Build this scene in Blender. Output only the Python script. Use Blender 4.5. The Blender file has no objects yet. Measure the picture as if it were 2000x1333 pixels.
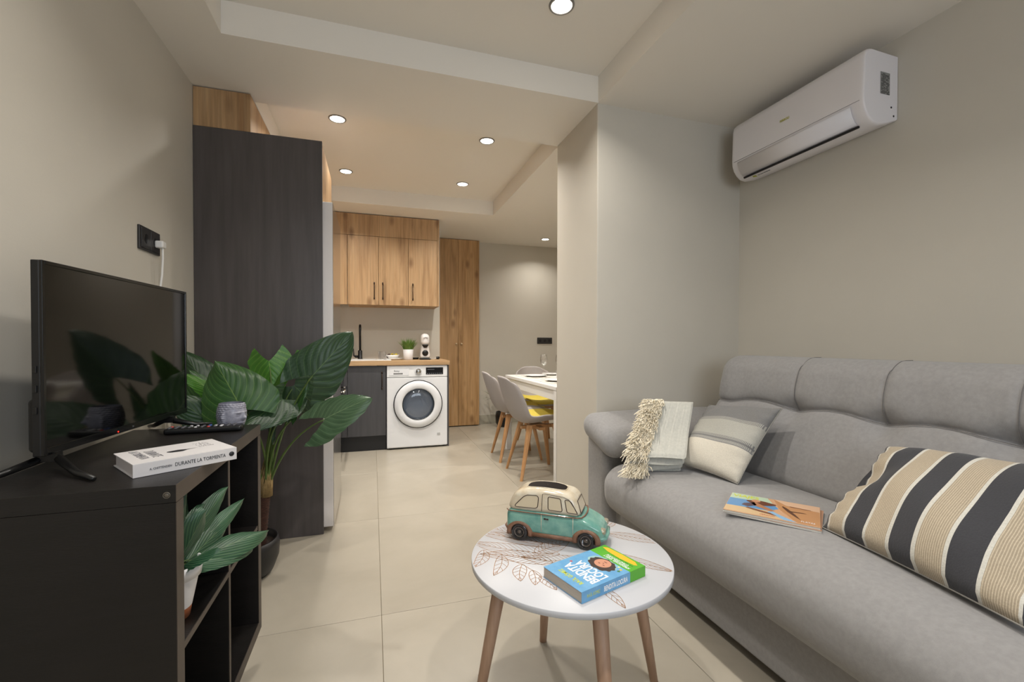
import bpy, bmesh, math, random
from mathutils import Vector as V, Matrix as M
from math import sin, cos, pi, radians, sqrt, exp, atan2
random.seed(7)
sc = bpy.context.scene
# ------------------------------------------------------------------ camera
f_px, W_px = 862.279, 2000.0
yaw, pitch, roll = radians(17.4913), radians(-0.7481), radians(0.0821)
F = V((sin(yaw)*cos(pitch), cos(yaw)*cos(pitch), sin(pitch)))
R = V((cos(yaw), -sin(yaw), 0)); U = R.cross(F)
R, U = R*cos(roll)+U*sin(roll), U*cos(roll)-R*sin(roll)
cd = bpy.data.cameras.new('camera'); cam = bpy.data.objects.new('camera', cd); sc.collection.objects.link(cam)
m = M.Identity(4)
for i in range(3):
    m[i][0] = R[i]; m[i][1] = U[i]; m[i][2] = -F[i]
m[2][3] = 1.0743
cam.matrix_world = m
cd.sensor_fit = 'HORIZONTAL'; cd.sensor_width = 36; cd.lens = f_px/W_px*36
cd.shift_y = (681.39-666.5)/W_px
cd.clip_start = .02
sc.camera = cam
# ------------------------------------------------------------------ world, lamps, exposure
wd = bpy.data.worlds.new('world'); sc.world = wd; wd.use_nodes = True
wd.node_tree.nodes['Background'].inputs[0].default_value = (.82, .90, 1.0, 1)
wd.node_tree.nodes['Background'].inputs[1].default_value = 5.0
sc.view_settings.view_transform = 'Standard'; sc.view_settings.look = 'None'
sc.view_settings.exposure = 0.38; sc.view_settings.gamma = 1
LAMP_W = 7.0
LAMP_COL = (1.0, .95, .88)
SPREAD = 132
# ------------------------------------------------------------------ helpers
def lin(c): return c/12.92 if c <= .04045 else ((c+.055)/1.055)**2.4
def hx(s):
    s = s.lstrip('#'); return tuple(lin(int(s[i:i+2], 16)/255) for i in (0, 2, 4))+(1,)
MATS = {}
def mat(name, c, rough=.6, metal=0, bump=0, bscale=60, var=0, vscale=8, c2=None, stretch=(1, 1, 1), coat=0, emis=None, es=1, sheen=0, trans=0, spec=None):
    if name in MATS: return MATS[name]
    mt = bpy.data.materials.new(name); mt.use_nodes = True; nt = mt.node_tree; n = nt.nodes; b = n['Principled BSDF']
    if isinstance(c, str): c = hx(c)
    b.inputs['Base Color'].default_value = c; b.inputs['Roughness'].default_value = rough; b.inputs['Metallic'].default_value = metal
    b.inputs['Coat Weight'].default_value = coat; b.inputs['Sheen Weight'].default_value = sheen
    b.inputs['Transmission Weight'].default_value = trans
    if spec is not None: b.inputs['Specular IOR Level'].default_value = spec
    if emis: b.inputs['Emission Color'].default_value = hx(emis) if isinstance(emis, str) else emis; b.inputs['Emission Strength'].default_value = es
    tc = n.new('ShaderNodeTexCoord'); mp = n.new('ShaderNodeMapping'); mp.inputs['Scale'].default_value = stretch
    nt.links.new(tc.outputs['Object'], mp.inputs[0])
    if var or c2:
        no = n.new('ShaderNodeTexNoise'); no.inputs['Scale'].default_value = vscale; no.inputs['Detail'].default_value = 6; no.inputs['Roughness'].default_value = .6
        nt.links.new(mp.outputs[0], no.inputs[0])
        r = n.new('ShaderNodeValToRGB'); r.color_ramp.elements[0].position = .32; r.color_ramp.elements[1].position = .68
        d = hx(c2) if isinstance(c2, str) else (c2 or tuple(x*(1-var) for x in c[:3])+(1,))
        r.color_ramp.elements[0].color = d; r.color_ramp.elements[1].color = c
        nt.links.new(no.outputs[0], r.inputs[0]); nt.links.new(r.outputs[0], b.inputs['Base Color'])
    if bump:
        nb = n.new('ShaderNodeTexNoise'); nb.inputs['Scale'].default_value = bscale; nb.inputs['Detail'].default_value = 4
        nt.links.new(mp.outputs[0], nb.inputs[0])
        bp = n.new('ShaderNodeBump'); bp.inputs['Strength'].default_value = bump; bp.inputs['Distance'].default_value = .004
        nt.links.new(nb.outputs[0], bp.inputs['Height']); nt.links.new(bp.outputs[0], b.inputs['Normal'])
    MATS[name] = mt; return mt
def oak(name, ax=2, light='#c6a57c', mid='#b8946a', dark='#96714a', rough=.5):
    """grained oak, grain along axis ax, with knots"""
    if name in MATS: return MATS[name]
    mt = bpy.data.materials.new(name); mt.use_nodes = True; nt = mt.node_tree; n = nt.nodes; L = nt.links; b = n['Principled BSDF']; b.inputs['Roughness'].default_value = rough
    tc = n.new('ShaderNodeTexCoord')
    def mapn(s, off=0):
        mp = n.new('ShaderNodeMapping'); mp.inputs['Scale'].default_value = s; mp.inputs['Location'].default_value = (off,)*3; L.new(tc.outputs['Object'], mp.inputs[0]); return mp
    st = [9., 9., 9.]; st[ax] = .7
    a = n.new('ShaderNodeTexNoise'); a.inputs['Scale'].default_value = 1.6; a.inputs['Detail'].default_value = 8; a.inputs['Roughness'].default_value = .62; a.inputs['Distortion'].default_value = .5
    L.new(mapn(st).outputs[0], a.inputs[0])
    r = n.new('ShaderNodeValToRGB'); e = r.color_ramp.elements; e[0].position = .28; e[0].color = hx(dark); e[1].position = .74; e[1].color = hx(light)
    x = e.new(.5); x.color = hx(mid); L.new(a.outputs[0], r.inputs[0])
    sf = [90., 90., 90.]; sf[ax] = 2.
    g = n.new('ShaderNodeTexNoise'); g.inputs['Scale'].default_value = 1; g.inputs['Detail'].default_value = 3; L.new(mapn(sf, 3).outputs[0], g.inputs[0])
    gr = n.new('ShaderNodeValToRGB'); gr.color_ramp.elements[0].position = .35; gr.color_ramp.elements[0].color = (.80, .80, .80, 1); gr.color_ramp.elements[1].position = .6; gr.color_ramp.elements[1].color = (1, 1, 1, 1)
    L.new(g.outputs[0], gr.inputs[0])
    mx = n.new('ShaderNodeMixRGB'); mx.blend_type = 'MULTIPLY'; mx.inputs[0].default_value = 1; L.new(r.outputs[0], mx.inputs[1]); L.new(gr.outputs[0], mx.inputs[2])
    sk = [7., 7., 7.]; sk[ax] = 3.2
    vo = n.new('ShaderNodeTexVoronoi'); vo.inputs['Scale'].default_value = 1.0; L.new(mapn(sk, 1.7).outputs[0], vo.inputs[0])
    vr = n.new('ShaderNodeValToRGB'); vr.color_ramp.elements[0].position = .07; vr.color_ramp.elements[0].color = (.50, .42, .34, 1); vr.color_ramp.elements[1].position = .24; vr.color_ramp.elements[1].color = (1, 1, 1, 1)
    L.new(vo.outputs['Distance'], vr.inputs[0])
    m2 = n.new('ShaderNodeMixRGB'); m2.blend_type = 'MULTIPLY'; m2.inputs[0].default_value = .9; L.new(mx.outputs[0], m2.inputs[1]); L.new(vr.outputs[0], m2.inputs[2])
    L.new(m2.outputs[0], b.inputs['Base Color'])
    bp = n.new('ShaderNodeBump'); bp.inputs['Strength'].default_value = .15; bp.inputs['Distance'].default_value = .002; L.new(g.outputs[0], bp.inputs['Height']); L.new(bp.outputs[0], b.inputs['Normal'])
    MATS[name] = mt; return mt
def glassy(name, tint=(1, 1, 1, 1), refl=.12):
    if name in MATS: return MATS[name]
    mt = bpy.data.materials.new(name); mt.use_nodes = True; nt = mt.node_tree; n = nt.nodes; n.remove(n['Principled BSDF'])
    t = n.new('ShaderNodeBsdfTransparent'); t.inputs[0].default_value = tint
    g = n.new('ShaderNodeBsdfGlossy'); g.inputs['Roughness'].default_value = .03
    lw = n.new('ShaderNodeLayerWeight'); lw.inputs[0].default_value = .35
    ma = n.new('ShaderNodeMath'); ma.operation = 'MULTIPLY_ADD'; ma.inputs[1].default_value = .7; ma.inputs[2].default_value = refl*.3
    nt.links.new(lw.outputs['Facing'], ma.inputs[0])
    mx = n.new('ShaderNodeMixShader'); nt.links.new(ma.outputs[0], mx.inputs[0]); nt.links.new(t.outputs[0], mx.inputs[1]); nt.links.new(g.outputs[0], mx.inputs[2])
    nt.links.new(mx.outputs[0], n['Material Output'].inputs[0]); MATS[name] = mt; return mt
COL = sc.collection
def mesh(name, verts, faces, mt, parent=None, smooth=False, uv=None, loc=None):
    me = bpy.data.meshes.new(name); me.from_pydata([tuple(v) for v in verts], [], faces)
    if smooth:
        me.polygons.foreach_set('use_smooth', [True]*len(me.polygons))
    if uv:
        ul = me.uv_layers.new(name='UVMap')
        for lp in me.loops: ul.data[lp.index].uv = uv[lp.vertex_index]
    me.materials.append(mt); me.update()
    o = bpy.data.objects.new(name, me); COL.objects.link(o)
    put(o, parent, loc); return o
def put(o, parent, loc=None):
    if parent is not None:
        o.parent = parent
        root = parent
        if loc is not None: o.location = loc
        elif parent.get('_w'): o.location = -V(parent['_w'])
    elif loc is not None: o.location = loc
class B:
    """collects simple solids, builds ONE mesh"""
    def __init__(s): s.v = []; s.f = []; s.sm = []
    def add(s, vs, fs, smooth=False):
        k = len(s.v); s.v += [tuple(v) for v in vs]; s.f += [tuple(i+k for i in f) for f in fs]; s.sm += [smooth]*len(fs); return s
    def box(s, x0, x1, y0, y1, z0, z1):
        vs = [(x, y, z) for x in (x0, x1) for y in (y0, y1) for z in (z0, z1)]
        return s.add(vs, [(0, 1, 3, 2), (4, 6, 7, 5), (0, 4, 5, 1), (2, 3, 7, 6), (0, 2, 6, 4), (1, 5, 7, 3)])
    def tube(s, pts, r, n=8, cap=True):
        pts = [V(p) for p in pts]; rs = r if isinstance(r, (list, tuple)) else [r]*len(pts)
        vs = []; up = None
        for i, p in enumerate(pts):
            t = (pts[min(i+1, len(pts)-1)]-pts[max(i-1, 0)]).normalized()
            if up is None: up = V((0, 0, 1)) if abs(t.z) < .9 else V((1, 0, 0))
            a = (up - t*up.dot(t)).normalized(); b = t.cross(a); up = a
            for k in range(n):
                w = 2*pi*k/n; vs.append(p+a*cos(w)*rs[i]+b*sin(w)*rs[i])
        fs = [(i*n+k, i*n+(k+1) % n, (i+1)*n+(k+1) % n, (i+1)*n+k) for i in range(len(pts)-1) for k in range(n)]
        if cap: fs += [tuple(range(n))[::-1], tuple((len(pts)-1)*n+k for k in range(n))]
        return s.add(vs, fs, True)
    def loop(s, pts, r, n=6): return s.tube(list(pts)+[pts[0]], r, n, False)
    def lathe(s, prof, c=(0, 0, 0), n=32, axis='z'):
        vs = []
        for (r, z) in prof:
            for k in range(n):
                a = 2*pi*k/n; x, y = r*cos(a), r*sin(a)
                p = (x, y, z) if axis == 'z' else ((x, z, y) if axis == 'y' else (z, x, y))
                vs.append((p[0]+c[0], p[1]+c[1], p[2]+c[2]))
        fs = [(i*n+k, i*n+(k+1) % n, (i+1)*n+(k+1) % n, (i+1)*n+k) for i in range(len(prof)-1) for k in range(n)]
        if axis == 'y': fs = [f[::-1] for f in fs]
        return s.add(vs, fs, True)
    def poly(s, pts, off=None):
        """flat polygon, or prism if off given"""
        n = len(pts); pts = [V(p) for p in pts]
        if off is None: return s.add(pts, [tuple(range(n))])
        o = V(off); return s.add(pts+[p+o for p in pts], [tuple(range(n))[::-1], tuple(range(n, 2*n))]+[(i, (i+1) % n, n+(i+1) % n, n+i) for i in range(n)])
    def obj(s, name, mt, parent=None, bev=0, seg=2, loc=None):
        me = bpy.data.meshes.new(name); me.from_pydata(s.v, [], s.f); me.polygons.foreach_set('use_smooth', s.sm); me.materials.append(mt)
        bm = bmesh.new(); bm.from_mesh(me); bmesh.ops.recalc_face_normals(bm, faces=bm.faces)
        if bev:
            es = [e for e in bm.edges if len(e.link_faces) == 2 and e.calc_face_angle(0) > .6]
            bmesh.ops.bevel(bm, geom=es, offset=bev, segments=seg, affect='EDGES', profile=.5)
        bm.to_mesh(me); bm.free()
        o = bpy.data.objects.new(name, me); COL.objects.link(o); put(o, parent, loc); return o
def thing(name, label, cat, loc=(0, 0, 0), rz=0, group=None, world=True):
    """Empty at the thing's base; world=True: its parts' vertices are given in room coordinates"""
    o = bpy.data.objects.new(name, None); o.empty_display_size = .05; COL.objects.link(o)
    o.location = loc; o.rotation_euler = (0, 0, rz); o['label'] = label; o['category'] = cat
    if group: o['group'] = group
    if world: o['_w'] = tuple(loc)
    return o
def tag(o, label, cat, group=None):
    o['label'] = label; o['category'] = cat
    if group: o['group'] = group
    return o
def struct(o): o['kind'] = 'structure'; return o
def sub(parent):
    """mark a part so that its own children may use room coordinates too"""
    return parent
def child_of(o, parent):
    o.parent = parent; o.location = (0, 0, 0); return o
def copy_tree(o, loc, rz, label):
    r = o.copy(); COL.objects.link(r); r.location = loc; r.rotation_euler = (0, 0, rz); r['label'] = label
    for c in list(o.children):
        d = c.copy(); COL.objects.link(d); d.parent = r
        for g in list(c.children):
            h = g.copy(); COL.objects.link(h); h.parent = d
    return r
def dense(x0, x1, y0, y1, z0, z1, r, n, fn=None, m=5):
    """rounded box with dense grid faces, optionally deformed"""
    lo = (x0, y0, z0); hi = (x1, y1, z1); C = []
    for a in range(3):
        rr = min(r, (hi[a]-lo[a])*.4999)
        c = [lo[a]+rr*i/m for i in range(m)]+[lo[a]+rr+(hi[a]-lo[a]-2*rr)*i/n[a] for i in range(n[a])]+[hi[a]-rr+rr*i/m for i in range(m+1)]
        C.append(c)
    N = [len(c)-1 for c in C]; idx = {}; vs = []; fs = []
    def vid(i, j, k):
        if (i, j, k) not in idx:
            p = V((C[0][i], C[1][j], C[2][k]))
            q = V([min(max(p[a], lo[a]+min(r, (hi[a]-lo[a])*.4999)), hi[a]-min(r, (hi[a]-lo[a])*.4999)) for a in range(3)])
            d = p-q
            if d.length > 1e-9:
                # cube->sphere mapping keeps spacing even
                dd = V([d[a]/min(r, (hi[a]-lo[a])*.4999) for a in range(3)]); mxx = max(abs(t) for t in dd)
                if sum(abs(t) > 1e-6 for t in dd) > 1: dd = dd.normalized()*mxx
                d = V([dd[a]*min(r, (hi[a]-lo[a])*.4999) for a in range(3)])
            p = q+d
            if fn: p = V(fn(p))
            idx[(i, j, k)] = len(vs); vs.append(p)
        return idx[(i, j, k)]
    for a in range(3):
        b, c = (a+1) % 3, (a+2) % 3
        for s in (0, N[a]):
            for i in range(N[b]):
                for j in range(N[c]):
                    q = []
                    for (di, dj) in ((0, 0), (1, 0), (1, 1), (0, 1)):
                        t = [0, 0, 0]; t[a] = s; t[b] = i+di; t[c] = j+dj; q.append(vid(*t))
                    fs.append(tuple(q) if s else tuple(q[::-1]))
    return vs, fs
def text(name, body, size, mt, parent, o, xd, yd, ext=.0004, align='LEFT', bold=0, sx=1):
    """lettering as a mesh; o origin, xd reading direction, yd up direction (parent-local unless room coordinates)"""
    cu = bpy.data.curves.new(name, 'FONT'); cu.body = body; cu.size = size; cu.extrude = ext; cu.align_x = align; cu.offset = bold; cu.resolution_u = 2
    t = bpy.data.objects.new(name, cu); COL.objects.link(t)
    dg = bpy.context.evaluated_depsgraph_get(); me = bpy.data.meshes.new_from_object(t.evaluated_get(dg))
    bpy.data.objects.remove(t); me.name = name
    xd = V(xd).normalized(); yd = V(yd).normalized(); z = xd.cross(yd)
    mm = M.Identity(4)
    for i in range(3): mm[i][0] = xd[i]*sx; mm[i][1] = yd[i]; mm[i][2] = z[i]; mm[i][3] = o[i]
    me.transform(mm); me.materials.clear(); me.materials.append(mt)
    ob = bpy.data.objects.new(name, me); COL.objects.link(ob); put(ob, parent); return ob
# ------------------------------------------------------------------ materials
m_wall = mat('cream wall paint', '#cac4b8', .75, bump=.05, bscale=220, var=.03, vscale=3)
m_ceil = mat('white ceiling paint', '#e9e3d9', .8, bump=.03, bscale=200)
m_grout = mat('grey grout', '#a0957f', .9)
m_skirt = mat('stone skirting', '#aca797', .35, var=.1, vscale=12)
m_oak = oak('oak veneer')
m_oak2 = oak('darker oak veneer', light='#c8a272', mid='#bb9262', dark='#97703f')
m_oakc = oak('oak worktop', 0, light='#c9a880', mid='#bd9a70', dark='#a07a52')
m_beech = mat('beech wood', '#c89a6c', .45, c2='#b58555', vscale=3, stretch=(14, 14, 1.5))
m_beech2 = mat('pale table leg wood', '#bb9a80', .5, c2='#a3816a', vscale=3, stretch=(16, 16, 1.2))
m_anth = mat('anthracite wood panel', '#575150', .34, c2='#494443', vscale=2, stretch=(12, 12, .8), bump=.03, bscale=40, spec=.45)
m_anth2 = mat('anthracite cabinet front', '#4c4b4d', .45, c2='#424143', vscale=2, stretch=(12, 12, .8))
m_black = mat('black plastic', '#0c0c0d', .35)
m_blackm = mat('black matt metal', '#141414', .4, metal=.3)
m_plinth = mat('black plinth', '#1b1a1b', .5)
m_shelf = mat('black brown shelf wood', '#191615', .38, c2='#13110f', vscale=3, stretch=(2, 14, 14), bump=.15, bscale=30, spec=.45)
m_shelfe = mat('black brown shelf edge', '#4a4038', .5, c2='#3d342d', vscale=5)
m_white = mat('white lacquer', '#e4e2de', .3)
m_whitep = mat('white plastic', '#d9d7d8', .4)
m_chrome = mat('chrome', '#c8c8c8', .12, metal=1)
m_steel = mat('fridge steel', '#b9b6b2', .16, metal=.9)
m_screen = mat('television screen', '#050505', .06, spec=.6)
m_glass = glassy('clear glass')
m_emit = mat('lamp lens', '#ffffff', .5, emis='#fff6e6', es=14)

# ------------------------------------------------------------------ floor, walls, ceiling
XL, XR, YN, YF = -.879, 2.170, -1.35, 5.69
XC, YC1, YC2 = 1.186, 2.197, 2.758
ZC, ZT = 2.397, 2.540
def floor_mat():
    mt = bpy.data.materials.new('beige cement tile'); mt.use_nodes = True; nt = mt.node_tree; n = nt.nodes; L = nt.links; b = n['Principled BSDF']
    tc = n.new('ShaderNodeTexCoord'); oi = n.new('ShaderNodeObjectInfo'); va = n.new('ShaderNodeVectorMath'); va.operation = 'SCALE'; va.inputs['Scale'].default_value = 9
    cb = n.new('ShaderNodeCombineXYZ'); L.new(oi.outputs['Random'], cb.inputs[0]); L.new(oi.outputs['Random'], cb.inputs[1]); L.new(cb.outputs[0], va.inputs[0])
    ad = n.new('ShaderNodeVectorMath'); L.new(tc.outputs['Object'], ad.inputs[0]); L.new(va.outputs[0], ad.inputs[1])
    a = n.new('ShaderNodeTexNoise'); a.inputs['Scale'].default_value = 2.2; a.inputs['Detail'].default_value = 9; a.inputs['Roughness'].default_value = .62; a.inputs['Distortion'].default_value = .6; L.new(ad.outputs[0], a.inputs[0])
    r = n.new('ShaderNodeValToRGB'); e = r.color_ramp.elements; e[0].position = .3; e[0].color = hx('#a29a8b'); e[1].position = .7; e[1].color = hx('#b0a899'); L.new(a.outputs[0], r.inputs[0])
    L.new(r.outputs[0], b.inputs['Base Color'])
    a2 = n.new('ShaderNodeTexNoise'); a2.inputs['Scale'].default_value = 7; a2.inputs['Detail'].default_value = 6; L.new(ad.outputs[0], a2.inputs[0])
    rr = n.new('ShaderNodeMapRange'); rr.inputs['To Min'].default_value = .26; rr.inputs['To Max'].default_value = .42; L.new(a2.outputs[0], rr.inputs[0]); L.new(rr.outputs[0], b.inputs['Roughness'])
    bp = n.new('ShaderNodeBump'); bp.inputs['Strength'].default_value = .05; bp.inputs['Distance'].default_value = .003; L.new(a2.outputs[0], bp.inputs['Height']); L.new(bp.outputs[0], b.inputs['Normal'])
    return mt
m_floor = floor_mat()
floor = struct(B().box(XL-.1, 3.2, YN-.1, YF+.1, -.09, -.006).obj('floor', m_grout))
g = .0009
for i in range(4):
    for j in range(7):
        x0, x1 = max(-.97+i, XL-.02), min(.03+i, 3.02); y0, y1 = max(-1.2+j-1+.0, YN), min(-.2+j, YF+.02)
        y0 = -1.2+j if j else YN; y1 = -.2+j if j < 6 else YF+.02
        B().box(x0+g, x1-g, y0+g, y1-g, -.010, 0).obj('tile', m_floor, floor, bev=.0006, seg=1)
struct(B().box(XL-.12, XL, YN-.12, YF+.12, -.05, 2.8).obj('wall_left', m_wall))
struct(B().box(XR, XR+.12, YN-.12, YC1, -.05, 2.8).obj('wall_right', m_wall))
struct(B().box(XC, 3.12, YC1, YC2, -.05, 2.8).obj('wall_partition', m_wall, bev=.006))
struct(B().box(3.0, 3.12, YC2, YF+.12, -.05, 2.8).obj('wall_dining', m_wall))
struct(B().box(.765, 3.0, YF, YF+.12, -.05, 2.8).obj('wall_back', m_wall))
struct(B().box(XL, .745, 5.165, YF+.12, -.05, 2.8).obj('wall_kitchen', m_wall, bev=.004))
# front wall (behind the camera) with a window
wf = B(); wx0, wx1, wz0, wz1 = -.35, 1.45, .92, 2.12
wf.box(XL, wx0, YN-.12, YN, -.05, 2.8).box(wx1, XR, YN-.12, YN, -.05, 2.8).box(wx0, wx1, YN-.12, YN, -.05, wz0).box(wx0, wx1, YN-.12, YN, wz1, 2.8)
struct(wf.obj('wall_front', m_wall))
wn = bpy.data.objects.new('window_1', None); COL.objects.link(wn); wn['kind'] = 'structure'
fr = B()
for a, b in ((wx0, wx0+.06), (wx1-.06, wx1), ((wx0+wx1)/2-.04, (wx0+wx1)/2+.04)): fr.box(a, b, YN-.09, YN-.03, wz0, wz1)
fr.box(wx0, wx1, YN-.09, YN-.03, wz0, wz0+.06).box(wx0, wx1, YN-.09, YN-.03, wz1-.06, wz1)
fr.obj('window_frame', m_white, wn); B().box(wx0+.05, (wx0+wx1)/2-.03, YN-.063, YN-.057, wz0+.05, wz1-.05).obj('pane', m_glass, wn)
B().box((wx0+wx1)/2+.03, wx1-.05, YN-.063, YN-.057, wz0+.05, wz1-.05).obj('pane', m_glass, wn)
pt = bpy.data.lights.new('window_portal', 'AREA'); pt.shape = 'RECTANGLE'; pt.size = wx1-wx0; pt.size_y = wz1-wz0; pt.cycles.is_portal = True
po = bpy.data.objects.new('window_portal', pt); COL.objects.link(po); po.location = ((wx0+wx1)/2, YN-.10, (wz0+wz1)/2); po.rotation_euler = (radians(-90), 0, pi)
# ceiling with two raised trays
TX0, TX1, TX1b, LY0, LY1, KY0, KY1 = -.616, XC, 1.193, -.95, 2.191, 2.758, 4.441
cb = B()
def cell(x0, x1, y0, y1, z): cb.box(x0, x1, y0, y1, z, 2.8)
cell(XL-.1, TX0, YN-.1, YF+.1, ZC); cell(TX1b, 3.1, YN-.1, YF+.1, ZC)
cell(TX0, TX1b, YN-.1, LY0, ZC); cell(TX0, TX1, LY0, LY1, ZT); cell(TX1, TX1b, LY0, LY1, ZC)
cell(TX0, TX1b, LY1, KY0, ZC); cell(TX0, TX1b, KY0, KY1, ZT); cell(TX0, TX1b, KY1, YF+.1, ZC)
struct(cb.obj('ceiling', m_ceil))
# skirtings
struct(B().box(1.315, 3.0, YF-.012, YF, 0, .118).obj('baseboard_back', m_skirt, bev=.002))
# the sockets
def socket(name, label, y_or_x, side, z0, z1, a0, a1, n):
    if side == 'left':
        t = thing(name, label, 'socket', (XL, (a0+a1)/2, z0)); fr = B().box(XL, XL+.009, a0, a1, z0, z1).obj('frame', m_sock, t, bev=.002)
        w = (a1-a0-.016)/n
        for k in range(n):
            c = a0+.008+w*(k+.5); md = B().box(XL+.009, XL+.012, c-w/2+.001, c+w/2-.001, z0+.008, z1-.008).obj('module', m_sock, t, bev=.001)
            B().lathe([(.0, .0128), (.018, .0128), (.0195, .0124), (.0195, .009)], (XL, c, (z0+z1)/2), 20, 'x').obj('outlet', m_black, t)
    else:
        t = thing(name, label, 'socket', ((a0+a1)/2, YF, z0)); B().box(a0, a1, YF-.009, YF, z0, z1).obj('frame', m_sock, t, bev=.002)
        w = (a1-a0-.016)/n
        for k in range(n):
            c = a0+.008+w*(k+.5); B().box(c-w/2+.001, c+w/2-.001, YF-.012, YF-.009, z0+.008, z1-.008).obj('module', m_sock, t, bev=.001)
            B().lathe([(.0, -.0125), (.018, -.0125), (.0195, -.0122), (.0195, -.009)], (c, YF, (z0+z1)/2), 20, 'y').obj('outlet', m_black, t)
    return t
m_sock = mat('charcoal socket plastic', '#2f2d2c', .4)
socket('wall_socket', 'charcoal double wall socket above the television on the left wall', 0, 'left', 1.444, 1.538, 2.094, 2.268, 2)
socket('wall_socket', 'dark triple wall socket on the far wall above the dining table', 0, 'back', 1.062, 1.147, 2.155, 2.375, 3)
pl = thing('mains_cable', 'white plug and cord hanging from the wall socket behind the television', 'cord', (XL, 2.222, .78))
B().box(XL+.0125, XL+.043, 2.205, 2.240, 1.470, 1.500).obj('plug', m_white, pl, bev=.006, seg=3)
B().tube([(XL+.035, 2.223, 1.475), (XL+.034, 2.226, 1.43), (XL+.030, 2.228, 1.36), (XL+.022, 2.224, 1.28), (XL+.014, 2.215, 1.15), (XL+.012, 2.19, .95), (XL+.012, 2.1, .8)], .0042, 8).obj('cable', m_white, pl)

# ------------------------------------------------------------------ ceiling lamps
def downlight(x, y, z, label, first=None):
    if first is None:
        t = thing('ceiling_light', label, 'light', (x, y, z), group='recessed ceiling lights', world=False)
        B().lathe([(.045, -.001), (.046, -.006), (.052, -.006), (.055, -.0035), (.056, 0)], n=32).obj('trim_ring', mat('lamp trim ring', '#8f8c8a', .3, metal=.6), t, loc=(0, 0, 0))
        B().lathe([(0, -.0035), (.044, -.0035), (.045, -.001)], n=32).obj('lens', m_emit, t, loc=(0, 0, 0))
        return t
    return copy_tree(first, (x, y, z), 0, label)
lamps = [(.785, 1.781, ZT, 'recessed round ceiling light above the sofa and coffee table'),
         (-.218, 3.117, ZT, 'recessed kitchen ceiling light next to the tall dark panel, nearer one'),
         (.792, 3.125, ZT, 'recessed kitchen ceiling light near the partition wall, nearer one'),
         (-.216, 4.043, ZT, 'recessed kitchen ceiling light farther back on the left'),
         (.793, 4.039, ZT, 'recessed kitchen ceiling light farther back on the right'),
         (2.099, 5.255, ZC, 'small recessed ceiling light over the far dining corner'),
         (-.1, 1.0, ZT, 'recessed living room ceiling light above the camera on the left'),
         (.785, .35, ZT, 'recessed living room ceiling light above the camera on the right'),
         (2.0, 3.7, ZC, 'recessed ceiling light right above the dining table')]
first = None
for (x, y, z, lb) in lamps:
    t = downlight(x, y, z, lb, first); first = first or t
    ld = bpy.data.lights.new('downlight', 'AREA'); ld.shape = 'DISK'; ld.size = .075; ld.energy = LAMP_W*(.55 if z == ZC and y > 5 else 1.25 if y > 2.5 else 1.0); ld.color = LAMP_COL; ld.spread = radians(SPREAD)
    lo = bpy.data.objects.new('downlight', ld); COL.objects.link(lo); lo.location = (x, y, z-.008)
# ------------------------------------------------------------------ tall fridge housing on the left
YP, XP = 2.6627, -.266
t = thing('tall_cabinet', 'tall dark anthracite cabinet side standing between the television corner and the fridge', 'cabinet', (-.57, 2.98, 0))
B().box(XL+.002, XP, YP, YP+.022, 0, 2.19).obj('side_panel', m_anth, t, bev=.0008, seg=1)
B().box(XL+.002, XP-.02, 3.275, 3.295, 0, 2.19).obj('side_panel', m_anth, t)
B().box(XL+.002, XP-.025, YP+.022, 3.275, 2.17, 2.19).obj('top_board', m_anth, t)
B().box(XL+.002, XP-.025, YP+.022, 3.275, 1.885, 1.903).obj('shelf_board', m_anth, t)
B().box(XP-.022, XP-.002, YP+.024, 3.272, 1.882, 2.188).obj('door', m_oak, t, bev=.0008, seg=1)['label'] = 'oak flap door above the fridge'
t = thing('filler_box', 'oak boxed filler closing the gap between the dark tall cabinet and the ceiling', 'panel', (-.75, 2.98, 2.19))
B().box(XL+.002, -.6166, YP+.004, YP+.022, 2.192, ZC-.006).obj('front_panel', m_oak, t)
B().box(-.6346, -.6166, YP+.022, 5.163, 2.192, ZC-.006).obj('side_panel', m_oak, t)
# fridge
t = thing('fridge', 'tall brushed steel fridge standing behind the dark side panel', 'fridge', (-.5, 2.98, 0))
B().box(-.86, -.285, 2.70, 3.262, .03, 1.862).obj('body', mat('fridge grey side', '#a9a5a3', .4), t, bev=.004)
m_door = mat('fridge door edge', '#e0dad7', .3)
d = B().box(-.280, -.2155, 2.69, 3.27, .63, 1.866).obj('door', m_door, t, bev=.004, seg=3); B().box(-.2155, -.2135, 2.692, 3.268, .632, 1.864).obj('door_skin', m_steel, d)
d = B().box(-.280, -.2155, 2.69, 3.27, .028, .622).obj('freezer_door', m_door, t, bev=.004, seg=3); B().box(-.2155, -.2135, 2.692, 3.268, .03, .62).obj('door_skin', m_steel, d)
B().box(-.285, -.279, 2.70, 3.26, .04, 1.85).obj('seal', m_black, t)
for yy in (2.73, 3.23):
    for xx in (-.33, -.82): B().lathe([(0, 0), (.018, 0), (.018, .031), (0, .031)], (xx, yy, 0), 12).obj('foot', m_black, t)

# ------------------------------------------------------------------ kitchen run
YW = 4.56
def handle(parent, x, y, z0, z1, mt=None, dx=0, dy=-1):
    b = B(); o = .026
    b.tube([(x+dx*o, y+dy*o, z0), (x+dx*o, y+dy*o, z1)], .0048, 10)
    for z in (z0+.012, z1-.012):
        b.tube([(x, y, z), (x+dx*o, y+dy*o, z)], .0042, 8)
        b.lathe([(0, z-.012), (.0072, z-.011), (.0072, z+.011), (0, z+.012)], (x+dx*o, y+dy*o, 0), 10)
    h = b.obj('handle', mt or mat('bronze handle', '#3a2c22', .35, metal=.7)); h.parent = parent; h.location = (0, 0, 0); return h
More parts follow.
